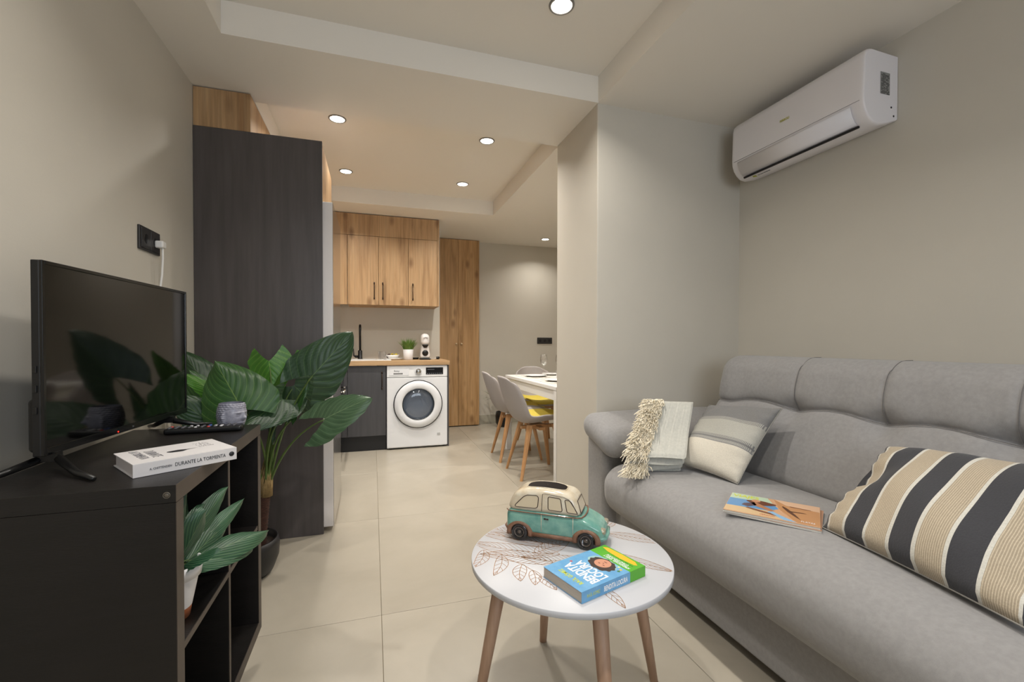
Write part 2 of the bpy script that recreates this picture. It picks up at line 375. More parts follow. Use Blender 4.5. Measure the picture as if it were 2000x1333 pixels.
# left leg : oven and base units (fronts face +x)
t = thing('base_cabinet', 'dark base cabinet of the left kitchen run, next to the fridge', 'cabinet', (-.58, 3.6, 0))
B().box(XL+.002, -.302, 3.30, 3.895, .12, .848).obj('body', m_anth2, t)
d = B().box(-.300, -.281, 3.303, 3.893, .152, .846).obj('door', m_anth2, t, bev=.001, seg=1); handle(d, -.281, 3.84, .60, .77, None, 1, 0)
B().box(XL+.002, -.335, 3.30, 3.895, 0, .12).obj('plinth', m_plinth, t)
t = thing('oven', 'built in oven with steel handle in the left kitchen run', 'oven', (-.58, 4.2, 0))
B().box(XL+.002, -.302, 3.90, 4.495, .12, .848).obj('body', m_anth2, t)
dr = B().box(-.301, -.279, 3.903, 4.492, .16, .68).obj('door', mat('oven glass', '#101012', .08), t, bev=.002)
B().box(-.301, -.279, 3.903, 4.492, .69, .846).obj('control_panel', m_steel, t, bev=.002)
hb = B(); hb.tube([(-.236, 3.95, .655), (-.236, 4.445, .655)], .009, 12)
for yy in (3.99, 4.405): hb.tube([(-.28, yy, .655), (-.236, yy, .655)], .006, 8)
h = hb.obj('handle', m_chrome); h.parent = dr; h.location = (0, 0, 0)
for yy in (4.0, 4.2, 4.4): B().lathe([(0, -.252), (.017, -.253), (.019, -.256), (.020, -.279)], (0, yy, .77), 20, 'x').obj('knob', m_chrome, t)
B().box(XL+.002, -.335, 3.90, 4.495, 0, .12).obj('plinth', m_plinth, t)
# sink unit
t = thing('base_cabinet', 'dark anthracite sink cabinet left of the washing machine', 'cabinet', (-.06, 4.86, 0))
B().box(-.300, -.284, YW+.022, 5.163, .15, .846).box(.108, .124, YW+.022, 5.163, .15, .846).box(-.284, .108, YW+.022, 5.163, .15, .166).box(-.284, .108, 5.147, 5.163, .166, .846).obj('body', m_anth2, t)
B().box(-.300, -.238, YW+.001, YW+.02, .152, .844).obj('filler_strip', m_anth2, t, bev=.001, seg=1)
d = B().box(-.235, .122, YW+.001, YW+.02, .152, .844).obj('door', m_anth2, t, bev=.001, seg=1); handle(d, .085, YW+.001, .61, .79)
B().box(-.300, .124, YW+.04, YW+.06, 0, .15).obj('plinth', m_plinth, t)
t = tag(B().box(.738, .752, YW+.004, 5.163, 0, .846).obj('end_panel', m_anth2, None, bev=.001, seg=1), 'thin dark end panel on the right side of the washing machine', 'panel')
# countertop, L shaped, with sink opening
t = thing('countertop', 'oak effect worktop running over the sink cabinet and washing machine', 'countertop', (0, 4.86, .848))
sx0, sx1, sy0, sy1 = -.40, .04, 4.68, 5.04
c = B().box(XL+.002, sx0, 4.54, 5.163, .849, .89).box(sx1, .757, 4.54, 5.163, .849, .89).box(sx0, sx1, 4.54, sy0, .849, .89).box(sx0, sx1, sy1, 5.163, .849, .89)
c.obj('worktop', m_oakc, t); B().box(XL+.002, -.262, 3.298, 4.54, .849, .89).obj('worktop', m_oakc, t, bev=.002)
# sink
t = thing('sink', 'white rectangular kitchen sink with a drainer set into the oak worktop', 'sink', (-.15, 4.86, .89))
s = B(); a = .012
s.box(sx0-.02, sx0+a, sy0-.015, sy1+.03, .8905, .897).box(sx1-a, sx1+.14, sy0-.015, sy1+.03, .8905, .897).box(sx0+a, sx1-a, sy0-.015, sy0+a, .8905, .897).box(sx0+a, sx1-a, sy1-a, sy1+.03, .8905, .897)
s.obj('rim', m_white, t, bev=.0015)
s = B(); s.box(sx0+.004, sx0+a, sy0+.004, sy1-.004, .74, .8905).box(sx1-a, sx1-.004, sy0+.004, sy1-.004, .74, .8905).box(sx0+a, sx1-a, sy0+.004, sy0+a, .74, .8905).box(sx0+a, sx1-a, sy1-a, sy1-.004, .74, .8905).box(sx0+.004, sx1-.004, sy0+.004, sy1-.004, .732, .74)
s.obj('basin', m_white, t)
s = B()
for k in range(6): s.box(sx1+.005+k*.02, sx1+.013+k*.02, sy0+.02, sy1-.03, .897, .9)
s.obj('drainer_ribs', m_white, t)
# faucet
t = thing('faucet', 'slim matt black kitchen tap with a side lever behind the sink', 'faucet', (-.132, 5.06, .8975))
fx, fy = -.132, 5.052
B().lathe([(0, .8975), (.027, .8975), (.027, .903), (.023, .906), (.022, .985), (.018, .992), (0, .992)], (fx, fy, 0), 24).obj('base', m_blackm, t)
B().tube([(fx, fy, .99), (fx, fy, 1.20)]+[(fx+.002, fy-.055+.055*cos(q), 1.20+.06*sin(q)) for q in [pi*i/12 for i in range(1, 13)]]+[(fx+.002, fy-.11, 1.15)], .0115, 14).obj('spout', m_blackm, t)
B().tube([(fx-.018, fy, .925), (fx-.055, fy, .925)], .013, 14).tube([(fx-.055, fy, .925), (fx-.064, fy, .935), (fx-.068, fy, 1.01)], [.008, .007, .005], 10).obj('lever', m_blackm, t)
# washing machine
t = thing('washing_machine', 'white front loading washing machine under the oak worktop', 'washing machine', (.435, 4.86, 0))
wm = mat('washer enamel', '#e9eaec', .28)
B().box(.131, .734, YW+.012, 5.14, .012, .845).obj('body', wm, t, bev=.006)
B().box(.131, .734, YW-.004, YW+.014, .02, .722).obj('front_panel', wm, t, bev=.006, seg=3)
B().box(.131, .734, YW-.006, YW+.014, .726, .845).obj('control_panel', mat('washer panel', '#eeeff0', .25), t, bev=.006, seg=3)
B().box(.155, .345, YW-.0085, YW-.005, .744, .832).obj('detergent_drawer', wm, t, bev=.002)
B().box(.195, .285, YW-.0095, YW-.008, .757, .769).obj('drawer_grip', mat('grip grey', '#6d6d6c', .5), t, bev=.001)  # grip strip in an even mid grey
text('lettering', 'Balay', .026, mat('logo grey', '#55565a', .4), t, (.200, YW-.0088, .782), (1, 0, 0), (0, 0, 1))
kn = B().lathe([(0, -.030), (.023, -.030), (.026, -.027), (.029, -.006)], (.440, YW, .784), 32, 'y').obj('program_knob', m_chrome, t)
B().lathe([(.030, -.0062), (.041, -.0072), (.042, -.006)], (.440, YW, .784), 32, 'y').obj('knob_ring', wm, t)
ds = B().box(.515, .690, YW-.0095, YW-.005, .752, .822).obj('display', mat('display black', '#111216', .1), t, bev=.001)
b = B()
for k in range(8): b.box(.525+k*.02, .535+k*.02, YW-.0102, YW-.0094, .758, .763)
b.box(.53, .60, YW-.0102, YW-.0094, .80, .803)
o = b.obj('display_marks', mat('display marks', '#8b8e93', .4)); o['kind'] = 'stuff'; o.parent = ds; o.location = (0, 0, 0)
cx_, cz_ = .438, .452
B().lathe([(.160, -.030), (.17, -.037), (.225, -.030), (.238, -.018), (.240, -.004)], (cx_, YW, cz_), 64, 'y').obj('door_ring', wm, t)
B().lathe([(.2365, -.020), (.241, -.021), (.2445, -.016), (.2445, -.004)], (cx_, YW, cz_), 64, 'y').obj('door_trim', mat('door trim', '#1a1a1c', .25), t)
B().lathe([(.1605, -.030), (.157, -.034), (.152, -.026), (.150, .02)], (cx_, YW, cz_), 64, 'y').obj('porthole_rim', mat('porthole rim', '#55585c', .2, metal=.6), t)
B().lathe([(0, -.030), (.06, -.031), (.11, -.029), (.148, -.018), (.152, -.010)], (cx_, YW, cz_), 64, 'y').obj('door_glass', glassy('porthole glass', (.42, .46, .52, 1), .2), t)
b = B().lathe([(.150, .010), (.155, .10), (.15, .22), (0, .225)], (cx_, YW, cz_), 48, 'y')
b.obj('drum', mat('drum steel', '#8c9096', .25, metal=.9), t)
b = B()
for k in range(3):
    q = 2*pi*k/3+.5; b.tube([(cx_+.128*cos(q), YW+.03, cz_+.128*sin(q)), (cx_+.128*cos(q), YW+.2, cz_+.128*sin(q))], .018, 8)
b.obj('drum_paddles', mat('paddle', '#9aa0a8', .4), t)
B().box(cx_+.19, cx_+.222, YW-.0065, YW-.003, .125, .150).obj('filter_mark', mat('filter mark', '#bcbcbb', .4), t, bev=.002)
for xx in (.17, .70): B().lathe([(0, 0), (.02, 0), (.02, .013), (0, .013)], (xx, YW+.06, 0), 12).obj('foot', m_black, t)

# ------------------------------------------------------------------ wall cabinets
YU, ZU0, ZUD, ZU1 = 4.777, 1.465, 2.172, ZC-.004
m_dark = mat('dark brown plinth', '#2a2018', .8)  # plain dark brown, used for the wardrobe plinth
def wallcab(label, x0, x1, doors):
    t = thing('wall_cabinet', label, 'cabinet', ((x0+x1)/2, 4.97, ZU0))
    b = B(); b.box(x0+.001, x0+.017, YU+.021, 5.163, ZU0, ZUD-.002).box(x1-.017, x1-.001, YU+.021, 5.163, ZU0, ZUD-.002).box(x0+.017, x1-.017, YU+.021, 5.163, ZU0, ZU0+.016).box(x0+.017, x1-.017, YU+.021, 5.163, ZUD-.018, ZUD-.002).box(x0+.017, x1-.017, 5.15, 5.163, ZU0+.016, ZUD-.018)
    b.obj('body', m_oak, t)
    for (a, c, hxx) in doors:
        d = B().box(a+.0015, c-.0015, YU, YU+.019, ZU0, ZUD-.0035).obj('door', m_oak, t, bev=.0008, seg=1)
        handle(d, hxx, YU, 1.518, 1.696)
wallcab('oak double door wall cabinet over the sink, its two handles side by side', -.244, .359, [(-.244, .059, .015), (.059, .359, .099)])
wallcab('oak single door wall cabinet over the washing machine', .359, .662, [(.359, .662, .403)])
tag(B().box(-.86, -.247, YU+.001, YU+.02, ZU0, ZUD-.003).obj('oak_board', m_oak), 'plain oak filler panel at the left end of the wall cabinets by the fridge', 'panel')
tag(B().box(-.60, .662, YU+.001, YU+.02, ZUD, ZU1-.004).obj('fascia_panel', m_oak), 'long oak fascia panel between the wall cabinets and the ceiling', 'panel')
tag(B().box(.664, .682, YU-.001, 5.163, ZU0, ZU1-.004).obj('end_panel', m_oak), 'tall oak end panel on the right side of the wall cabinets', 'panel')
# wardrobe
t = thing('wardrobe', 'tall narrow knotty oak wardrobe with two doors beside the far wall', 'wardrobe', (1.042, 5.63, 0))
B().box(.771, 1.313, 5.605, 5.686, .012, ZC-.004).obj('body', m_oak2, t)
B().box(.771, 1.313, 5.62, 5.684, 0, .012).obj('plinth', m_dark, t)
for (a, c, k) in ((.771, 1.0415, 1.012), (1.0435, 1.313, 1.078)):
    d = B().box(a, c, 5.583, 5.602, .012, ZC-.006).obj('door', m_oak2, t, bev=.0008, seg=1)
    o = B().lathe([(0, -.028), (.010, -.027), (.013, -.022), (.009, -.014), (.006, 0)], (k, 5.583, 1.061), 20, 'y').obj('knob', mat('light knob', '#c9b08c', .3, metal=.3)); o.parent = d; o.location = (0, 0, 0)

# ------------------------------------------------------------------ things on the worktop
ZK = .8905
# fruit tray
t = thing('serving_tray', 'low white tray under the fruit bowl on the worktop', 'tray', (.20, 4.93, ZK))
B().lathe([(0, ZK), (.085, ZK), (.100, ZK+.012), (.102, ZK+.018), (.098, ZK+.016), (.084, ZK+.006), (0, ZK+.005)], (.203, 4.93, 0), 40).obj('plate', m_white, t)
t = thing('fruit_bowl', 'white bowl full of dark and yellow fruit on the worktop', 'bowl', (.20, 4.93, ZK+.0065), world=False)
B().lathe([(0, 0), (.040, 0), (.062, .02), (.074, .046), (.071, .046), (.058, .022), (.038, .006), (0, .006)], n=36).obj('bowl_shell', m_white, t)
fr = [(0, .02, .038, .027, '#c9b23a', 'yellow lemon on top of the fruit bowl'), (.038, -.01, .040, .026, '#b9a53c', 'greenish yellow lemon at the right of the fruit bowl'), (-.036, -.018, .035, .026, '#2c1416', 'dark plum at the left front of the fruit bowl'), (.002, -.032, .034, .024, '#32181a', 'dark plum at the middle front of the fruit bowl'), (-.03, .026, .038, .024, '#3a1d18', 'dark red plum at the back left of the fruit bowl'), (.038, .034, .040, .022, '#5a3a18', 'brownish fruit at the back right of the fruit bowl')]
for i, (x, y, z, r, c, lb) in enumerate(fr):
    tt = thing('lemon' if 'lemon' in lb else 'plum' if 'plum' in lb else 'fruit', lb, 'fruit', (.20+x, 4.93+y, ZK+z), i, 'fruit in the white bowl', world=False)
    prof = [(0, -r*1.05)]+[(r*sin(pi*k/10)*(1-.06*cos(pi*k/10)), -r*cos(pi*k/10)) for k in range(1, 10)]+[(0, r*1.05 if i > 1 else r*1.25)]
    B().lathe(prof, n=20).obj('flesh', mat('fruit '+c, c, .4), tt); B().tube([(0, 0, r*.9), (.002, 0, r*1.3)], .0015, 6).obj('stalk', mat('stalk', '#4a3a1c', .8), tt)
# glasses by the sink
def tumbler(x, y, lb):
    tt = thing('drinking_glass', lb, 'glass', (x, y, ZK+.0065 if x < .17 else ZK), world=False)
    B().lathe([(0, 0), (.027, 0), (.029, .004), (.033, .085), (.0315, .085), (.0275, .008), (0, .007)], n=28).obj('tumbler_glass', m_glass, tt)
tumbler(.100, 4.86, 'clear drinking glass on the sink drainer, in front of the fruit bowl'); tumbler(.085, 4.97, 'clear drinking glass at the back of the sink drainer')
# potted grass
t = thing('potted_grass', 'small bushy green grass plant in a white pot on the worktop', 'plant', (.363, 4.88, ZK), world=False)
B().lathe([(0, 0), (.046, 0), (.049, .004), (.055, .112), (.052, .112), (.049, .1), (0, .1)], n=36).obj('pot', m_whitep, t)
b = B(); rnd = random.Random(3)
for k in range(340):
    a = rnd.uniform(0, 2*pi); rr = sqrt(rnd.random())*.045; L = rnd.uniform(.09, .155); le = (rr/.045)*rnd.uniform(.5, 1.15)
    p0 = V((rr*cos(a), rr*sin(a), .1)); dx = V((cos(a), sin(a), 0)); s_ = V((-sin(a), cos(a), 0)).lerp(V((rnd.uniform(-1, 1), rnd.uniform(-1, 1), 0)), .4).normalized()*rnd.uniform(.002, .0045)
    vs = []
    for q in range(4):
        f_ = q/3; p = p0+dx*(le*.085*f_**1.5)+V((0, 0, L*f_*(1-.18*le*f_))); w = (1-f_)**.6
        vs += [p-s_*w, p+s_*w]
    b.add(vs, [(0, 1, 3, 2), (2, 3, 5, 4), (4, 5, 7, 6)])
o = b.obj('grass_blades', mat('grass green', '#4f7a2c', .6, c2='#7e9a48', vscale=30), t); o['kind'] = 'stuff'
B().lathe([(.0, .098), (.05, .099)], n=24).obj('soil', mat('dark soil', '#2b1f16', .9), t)
# coffee machine
t = thing('coffee_machine', 'small white and black capsule coffee machine on the worktop', 'coffee machine', (.543, 4.9, ZK), world=False)
wp = mat('coffee white', '#dedbd9', .25)
def cf(p):
    z = p[2]; w = 1 if z < .06 else 1-.30*min(1, (z-.06)/.1)
    return (p[0]*w, p[1], z)
vs, fs = dense(-.052, .055, -.04, .09, .012, .18, .025, (4, 5, 8), cf); mesh('body', vs, fs, wp, t, True)
vs, fs = dense(-.046, .046, -.075, .07, .15, .275, .045, (4, 5, 5), lambda p: (p[0], p[1], p[2]+.02*(1-((p[1]+.0)/.08)**2)*(.5 if p[2] > .2 else 0))); mesh('head', vs, fs, wp, t, True)
B().box(-.055, .055, -.075, .06, 0, .014).obj('drip_tray', m_black, t, bev=.004, seg=3)
B().lathe([(0, -.046), (.030, -.045), (.033, -.041), (.033, -.036)], (0, 0, .072), 28, 'y').obj('dial', m_black, t)
B().lathe([(0, .128), (.018, .13), (.034, .155), (.034, .163), (0, .163)], (0, -.04, 0), 24).obj('nozzle', m_black, t)
B().tube([(-.024, -.077, .235), (-.012, -.080, .242), (0, -.080, .244), (.012, -.080, .242), (.024, -.077, .235)], .004, 8).obj('lock_lever', m_whitep, t)
t = thing('power_plug', 'black plug with white cord lying right of the coffee machine', 'plug', (.69, 4.93, ZK), .4, world=False)
B().lathe([(0, -.02), (.014, -.018), (.016, .01), (.008, .02), (0, .02)], (0, 0, .016), 16, 'x').obj('plug_body', m_black, t)
B().tube([(-.02, .0, .016), (-.04, .01, .005), (-.055, .05, .004), (-.04, .10, .004), (0, .12, .004)], .003, 8).obj('cord', m_white, t)
# dark saucer behind the pot
t = thing('coffee_capsule_tray', 'small dark dish left of the coffee machine on the worktop', 'dish', (.452, 4.99, ZK), world=False)
B().lathe([(0, 0), (.028, 0), (.04, .02), (.038, .02), (.027, .004), (0, .004)], n=28).obj('dish', m_black, t)

# ------------------------------------------------------------------ dining table and chairs
DX0, DX1, DY0, DY1 = 1.28, 2.02, 2.985, 4.29
t = thing('dining_table', 'white rectangular dining table half hidden by the partition wall', 'table', (1.65, 3.62, 0))
B().box(DX0, DX1, DY0, DY1, .722, .75).obj('tabletop', m_white, t, bev=.003)
for x in (DX0+.002, DX1-.052):
    for y in (DY0+.002, DY1-.052): B().box(x, x+.05, y, y+.05, 0, .7215).obj('leg', m_white, t, bev=.002)
for x in (DX0+.01, DX1-.035): B().box(x, x+.025, DY0+.054, DY1-.054, .645, .7215).obj('apron', m_white, t)
for y in (DY0+.01, DY1-.035): B().box(DX0+.054, DX1-.054, y, y+.025, .645, .7215).obj('apron', m_white, t)
m_shell = mat('warm grey shell', '#a19a97', .5); m_pad = mat('mustard yellow fabric', '#cdb94e', .85, bump=.3, bscale=300)
def chair():
    t = thing('dining_chair', '', 'chair', (0, 0, 0), group='grey tub dining chairs with yellow pads', world=False)
    # profile: front edge -> seat -> back
    prof = [(.235, .428), (.215, .448), (.12, .446), (.0, .430), (-.09, .422), (-.165, .440), (-.215, .50), (-.250, .58), (-.280, .66), (-.305, .74), (-.325, .805)]
    half = [.17, .20, .225, .235, .235, .232, .228, .222, .212, .192, .145]
    def surf(i, u, off=0.):
        x, z = prof[i]; w = half[i]; k = i/(len(prof)-1); side = abs(u)**2.6
        seatlift = .075*side*[0, .33, .66, 1, 1, .9, .7, .45, .2, .08, 0][i]
        fwd = .085*side*[0, 0, 0, 0, .1, .35, .65, .85, .9, .8, .6][i]
        drop = .03*abs(u)**4*(1 if i == 10 else 0)
        nx, nz = (0, 1) if i < 4 else (.95, .3) if i > 6 else (.5, .85)
        return V((x+fwd+nx*off, u*w, z+seatlift-drop+nz*off))
    nu = 16; vs = []; n_ = len(prof)
    def fine(off, i0, i1, umax, steps):
        out = []
        for a in range(steps+1):
            q = i0+(i1-i0)*a/steps; i = min(int(q), n_-2); fr_ = q-i
            for b_ in range(nu+1):
                u = (-1+2*b_/nu)*umax
                # Catmull-like blend by sampling neighbours
                p0 = surf(max(i-1, 0), u, off); p1 = surf(i, u, off); p2 = surf(i+1, u, off); p3 = surf(min(i+2, n_-1), u, off)
                f2 = fr_*fr_; f3 = f2*fr_
                out.append(.5*((2*p1)+(p2-p0)*fr_+(2*p0-5*p1+4*p2-p3)*f2+(3*p1-p0-3*p2+p3)*f3))
        return out
    vs = fine(0, 0, n_-1, 1, 30); fs = [(a*(nu+1)+b_, a*(nu+1)+b_+1, (a+1)*(nu+1)+b_+1, (a+1)*(nu+1)+b_) for a in range(30) for b_ in range(nu)]
    o = mesh('seat_shell', vs, fs, m_shell, t, True); md = o.modifiers.new('thickness', 'SOLIDIFY'); md.thickness = .013; md.offset = 1
    vs = fine(.008, .35, 5.6, .80, 18); fs = [(a*(nu+1)+b_, a*(nu+1)+b_+1, (a+1)*(nu+1)+b_+1, (a+1)*(nu+1)+b_) for a in range(18) for b_ in range(nu)]
    o = mesh('seat_pad', vs, fs, m_pad, t, True); md = o.modifiers.new('thickness', 'SOLIDIFY'); md.thickness = .022; md.offset = 1; bv = o.modifiers.new('soft', 'BEVEL'); bv.width = .008; bv.segments = 2
    for sx in (-1, 1):
        for sy in (-1, 1):
            p0 = V((sx*.105+.01, sy*.105, .418)); p1 = V((sx*.195, sy*.185, 0))
            vs = []; 
            for (p, w) in ((p0, .026), (p0.lerp(p1, .35), .021), (p1, .0125)):
                c_ = V((sx, sy, 0)).normalized(); d_ = V((-c_.y, c_.x, 0))
                for q in range(8):
                    a_ = 2*pi*q/8+pi/8; vs.append(p+c_*cos(a_)*w*.85+d_*sin(a_)*w)
            fs = [(i*8+q, i*8+(q+1) % 8, (i+1)*8+(q+1) % 8, (i+1)*8+q) for i in range(2) for q in range(8)]+[tuple(range(8))[::-1], tuple(range(16, 24))]
            mesh('leg', vs, fs, m_beech, t)
    B().box(-.135, .155, -.022, .022, .372, .398).box(-.022, .028, -.125, .125, .3725, .3975).box(-.05, .06, -.05, .05, .398, .408).obj('under_frame', m_beech, t, bev=.004)
    return t
c1 = chair()
c1.location = (1.288, 3.42, 0); c1.rotation_euler = (0, 0, radians(1)); c1['label'] = 'grey tub chair with yellow pad and wooden legs, nearest one at the dining table'
copy_tree(c1, (1.29, 3.965, 0), radians(-3), 'grey tub chair partly hidden behind the nearest chair, closer to the wardrobe')
copy_tree(c1, (1.70, 4.42, 0), radians(-92), 'grey tub chair at the far head of the white dining table')
# table ware
def wine(x, y, lb):
    tt = thing('wine_glass', lb, 'glass', (x, y, .7505), world=False)
    B().lathe([(0, 0), (.034, 0), (.034, .002), (.006, .006), (.0035, .012), (.0035, .085), (.010, .092), (.030, .112), (.038, .14), (.037, .17), (.030, .205), (.0288, .205), (.0355, .17), (.0365, .14), (.029, .114), (.008, .096), (0, .094)], n=32).obj('glass_bowl', m_glass, tt)
wine(1.66, 4.19, 'clear stemmed wine glass on the far end of the dining table'); wine(1.80, 4.12, 'clear stemmed wine glass on the dining table, next to the partition edge')
m_mat = mat('pale woven placemat', '#cfcac0', .9, bump=.4, bscale=150)
for i, (x, y, rz, lb) in enumerate(((1.48, 3.42, 0, 'pale placemat in front of the nearest dining chair'), (1.48, 3.95, 0, 'pale placemat in front of the second dining chair'), (1.72, 4.10, 90, 'pale placemat at the far head of the dining table'))):
    tt = thing('placemat', lb, 'placemat', (x, y, .7502), radians(rz), 'pale placemats on the dining table', world=False)
    B().box(-.14, .14, -.19, .19, 0, .003).obj('woven_mat', m_mat, tt, bev=.001)
    tt = thing('plate', lb.replace('pale placemat', 'white round plate'), 'plate', (x, y, .7535), 0, 'white plates on the dining table', world=False)
    B().lathe([(0, 0), (.06, 0), (.085, .008), (.11, .014), (.109, .016), (.083, .0105), (.058, .003), (0, .003)], n=40).obj('plate_dish', m_white, tt)
    for s_, nm in ((-1, 'fork'), (1, 'knife')):
        tt = thing(nm, 'steel %s beside the %s' % (nm, lb.replace('pale placemat', 'plate')), 'cutlery', (x+(s_*.155 if rz else 0), y+(0 if rz else s_*.155), .7535), radians(rz), 'cutlery on the dining table', world=False)
        b = B().box(-.095, .02, -.003, .003, 0, .002).box(.02, .04, -.006, .006, 0, .002)
        if nm == 'fork':
            for k in range(4): b.box(.04, .085, -.0098+k*.0056, -.0070+k*.0056, 0, .002)
            b.box(.036, .046, -.0098, .0098, 0, .002)
        else: b.box(.04, .105, -.008, .006, 0, .0015)
        b.obj('metal', m_chrome, tt)
t = thing('glass_jar', 'small faceted glass of cutlery coloured sparkle at the near edge of the dining table', 'glass', (1.50, 3.50, .7535), world=False)
t['label'] = 'small clear tumbler near the front edge of the dining table'; t.location = (1.60, 3.66, .7505)
B().lathe([(0, 0), (.027, 0), (.03, .05), (.034, .078), (.032, .078), (.028, .05), (.025, .005), (0, .004)], n=10).obj('tumbler_glass', m_glass, t)
# spiky floor plant behind the chairs
t = thing('floor_plant', 'dark pot with spiky green leaves behind the dining chairs', 'plant', (1.60, 5.44, 0), world=False)
B().lathe([(0, 0), (.07, 0), (.10, .05), (.105, .14), (.095, .19), (.088, .19), (.09, .16), (0, .16)], n=32).obj('pot', m_black, t)
b = B(); rnd = random.Random(5); mg = mat('yucca green', '#3f5528', .45, c2='#6d7a3c', vscale=12)
for k in range(18):
    a = -pi+2*pi*k/18+rnd.uniform(-.2, .2); L = rnd.uniform(.26, .42); le = rnd.uniform(.5, 1); vs = []
    for q in range(7):
        f_ = q/6; w = .013*sin(pi*min(.95, f_*.8+.12)); r_ = L*le*f_; z = .18+L*f_*1.25-.55*L*le*f_*f_*1.3
        c_ = V((r_*cos(a), r_*sin(a), z)); s_ = V((-sin(a), cos(a), 0))*w; vs += [c_-s_, c_+s_+V((0, 0, 0))]
    mesh('leaf', vs, [(2*q, 2*q+1, 2*q+3, 2*q+2) for q in range(6)], mg, t, True)
B().lathe([(0, .165), (.088, .165)], n=24).obj('soil', mat('dark soil', '#2b1f16', .9), t)
# ------------------------------------------------------------------ cube shelf
t = thing('shelf_unit', 'low black brown open cube shelf holding the television on the left', 'shelf', (-.60, 1.49, 0))
SX0, SX1, SY0, SY1, SZ = -.797, -.404, 1.118, 1.862, .768
def edgeboard(nm, x0, x1, y0, y1, z0, z1):
    o = B().box(x0, x1-.0012, y0, y1, z0, z1).obj(nm, m_shelf, t, bev=.0006, seg=1)
    e = B().box(x1-.0012, x1, y0+.0004, y1-.0004, z0+.0004, z1-.0004).obj('edge_band', m_shelfe); e.parent = o; e.location = (0, 0, 0); return o
edgeboard('side_panel', SX0, SX1, SY0, SY0+.038, 0, SZ-.0385); edgeboard('side_panel', SX0, SX1, SY1-.038, SY1, 0, SZ-.0385)
edgeboard('top_board', SX0, SX1, SY0, SY1, SZ-.038, SZ); edgeboard('bottom_board', SX0, SX1, SY0+.0385, SY1-.0385, .0, .038)
ym = (SY0+SY1)/2; edgeboard('divider', SX0+.002, SX1-.002, ym-.008, ym+.008, .0385, SZ-.0385)
edgeboard('shelf_board', SX0+.002, SX1-.002, SY0+.0385, ym-.0085, .384, .400); edgeboard('shelf_board', SX0+.002, SX1-.002, ym+.0085, SY1-.0385, .384, .400)
B().lathe([(0, -.0012), (.0035, -.0012), (.0045, -.0004)], (SX1-.0175, SY0, .747), 20, 'y').lathe([(.0052, -.0008), (.0062, -.0014), (.0072, -.0002)], (SX1-.0175, SY0, .747), 24, 'y').obj('screw_cap', mat('screw cap', '#5c5449', .4), t)
# ------------------------------------------------------------------ television
t = thing('television', 'black flat television standing on the black brown shelf', 'television', (-.701, 1.622, .7685), radians(85.36), world=False)
W2, Z0, Z1 = .333, .042, .495
mtv = mat('tv gloss black', '#0a0a0b', .18); 
B().box(-W2, W2, 0, .017, Z0, Z1).obj('cabinet', mat('tv back plastic', '#0c0c0e', .45), t, bev=.002)
fb = B(); fb.box(-W2, -W2+.009, -.006, .001, Z0, Z1).box(W2-.009, W2, -.006, .001, Z0, Z1).box(-W2+.009, W2-.009, -.006, .001, Z1-.009, Z1).box(-W2+.009, W2-.009, -.006, .001, Z0, Z0+.018)
fb.obj('bezel', mtv, t, bev=.0012)
B().box(-W2+.0085, W2-.0085, -.0035, .0005, Z0+.0175, Z1-.0085).obj('screen', m_screen, t)
vs, fs = dense(-.30, .24, .012, .052, Z0+.0, Z0+.13, .012, (4, 2, 3)); mesh('back_housing', vs, fs, m_black, t, True)
B().box(-.20, .20, .015, .026, Z0+.13, Z0+.36).obj('rear_panel', m_black, t, bev=.004)
for z in (.14, .19, .235): B().box(-W2-.003, -W2+.001, .006, .013, z, z+.016).obj('button', m_black, t, bev=.001)
B().lathe([(0, -.0068), (.0022, -.0066), (.0026, -.0055)], (-.07, 0, Z0+.006), 12, 'y').obj('standby_light', mat('red light', '#a01010', .4, emis='#ff2010', es=2.5), t)
text('lettering', 'TV', .007, mat('faint logo', '#6c6c70', .3), t, (-.005, -.0063, Z0+.006), (1, 0, 0), (0, 0, 1))
for sx, ex, ey in ((-.30, -.115, -.15), (.22, .045, -.115)):
    fb = B(); fb.tube([(sx, -.012, .030), (sx+ex*.6, ey*.6, .010), (sx+ex, ey, .006)], [.010, .0075, .0055], 8).tube([(sx, .022, .030), (sx+ex*.6, .06, .010), (sx+ex, .085, .006)], [.010, .0075, .0055], 8)
    fb.box(sx-.010, sx+.010, -.014, .024, .024, .046); fb.obj('foot', m_black, t)
# ------------------------------------------------------------------ white book on the shelf
ang = atan2(.122, .17)
t = thing('book', 'white hardcover book lying on the shelf corner below the television', 'book', (-.514, 1.195, .7685), ang, world=False)
mw = mat('white book cover', '#d7d4d4', .45); ink = mat('book ink', '#26262a', .5)
b = B(); b.box(0, .212, 0, .166, 0, .0026).box(0, .212, 0, .166, .0285, .0311).box(0, .212, -.0005, .0026, 0, .0311); b.obj('cover', mw, t, bev=.0005, seg=1)
B().box(.004, .208, .003, .162, .0026, .0285).obj('pages', mat('page block', '#c9c3c2', .8, bump=.5, bscale=500, stretch=(.02, .02, 3)), t)
text('title', 'DURANTE LA TORMENTA', .0125, ink, t, (.078, -.0007, .011), (1, 0, 0), (0, 0, 1), sx=.74)
text('author', 'A. CHITTENDEN', .0072, ink, t, (.030, -.0007, .012), (1, 0, 0), (0, 0, 1), sx=.8)
B().lathe([(.0, -.0012), (.006, -.0011), (.0062, -.0006)], (.200, 0, .016), 16, 'y').obj('emblem', ink, t)
T = .0312
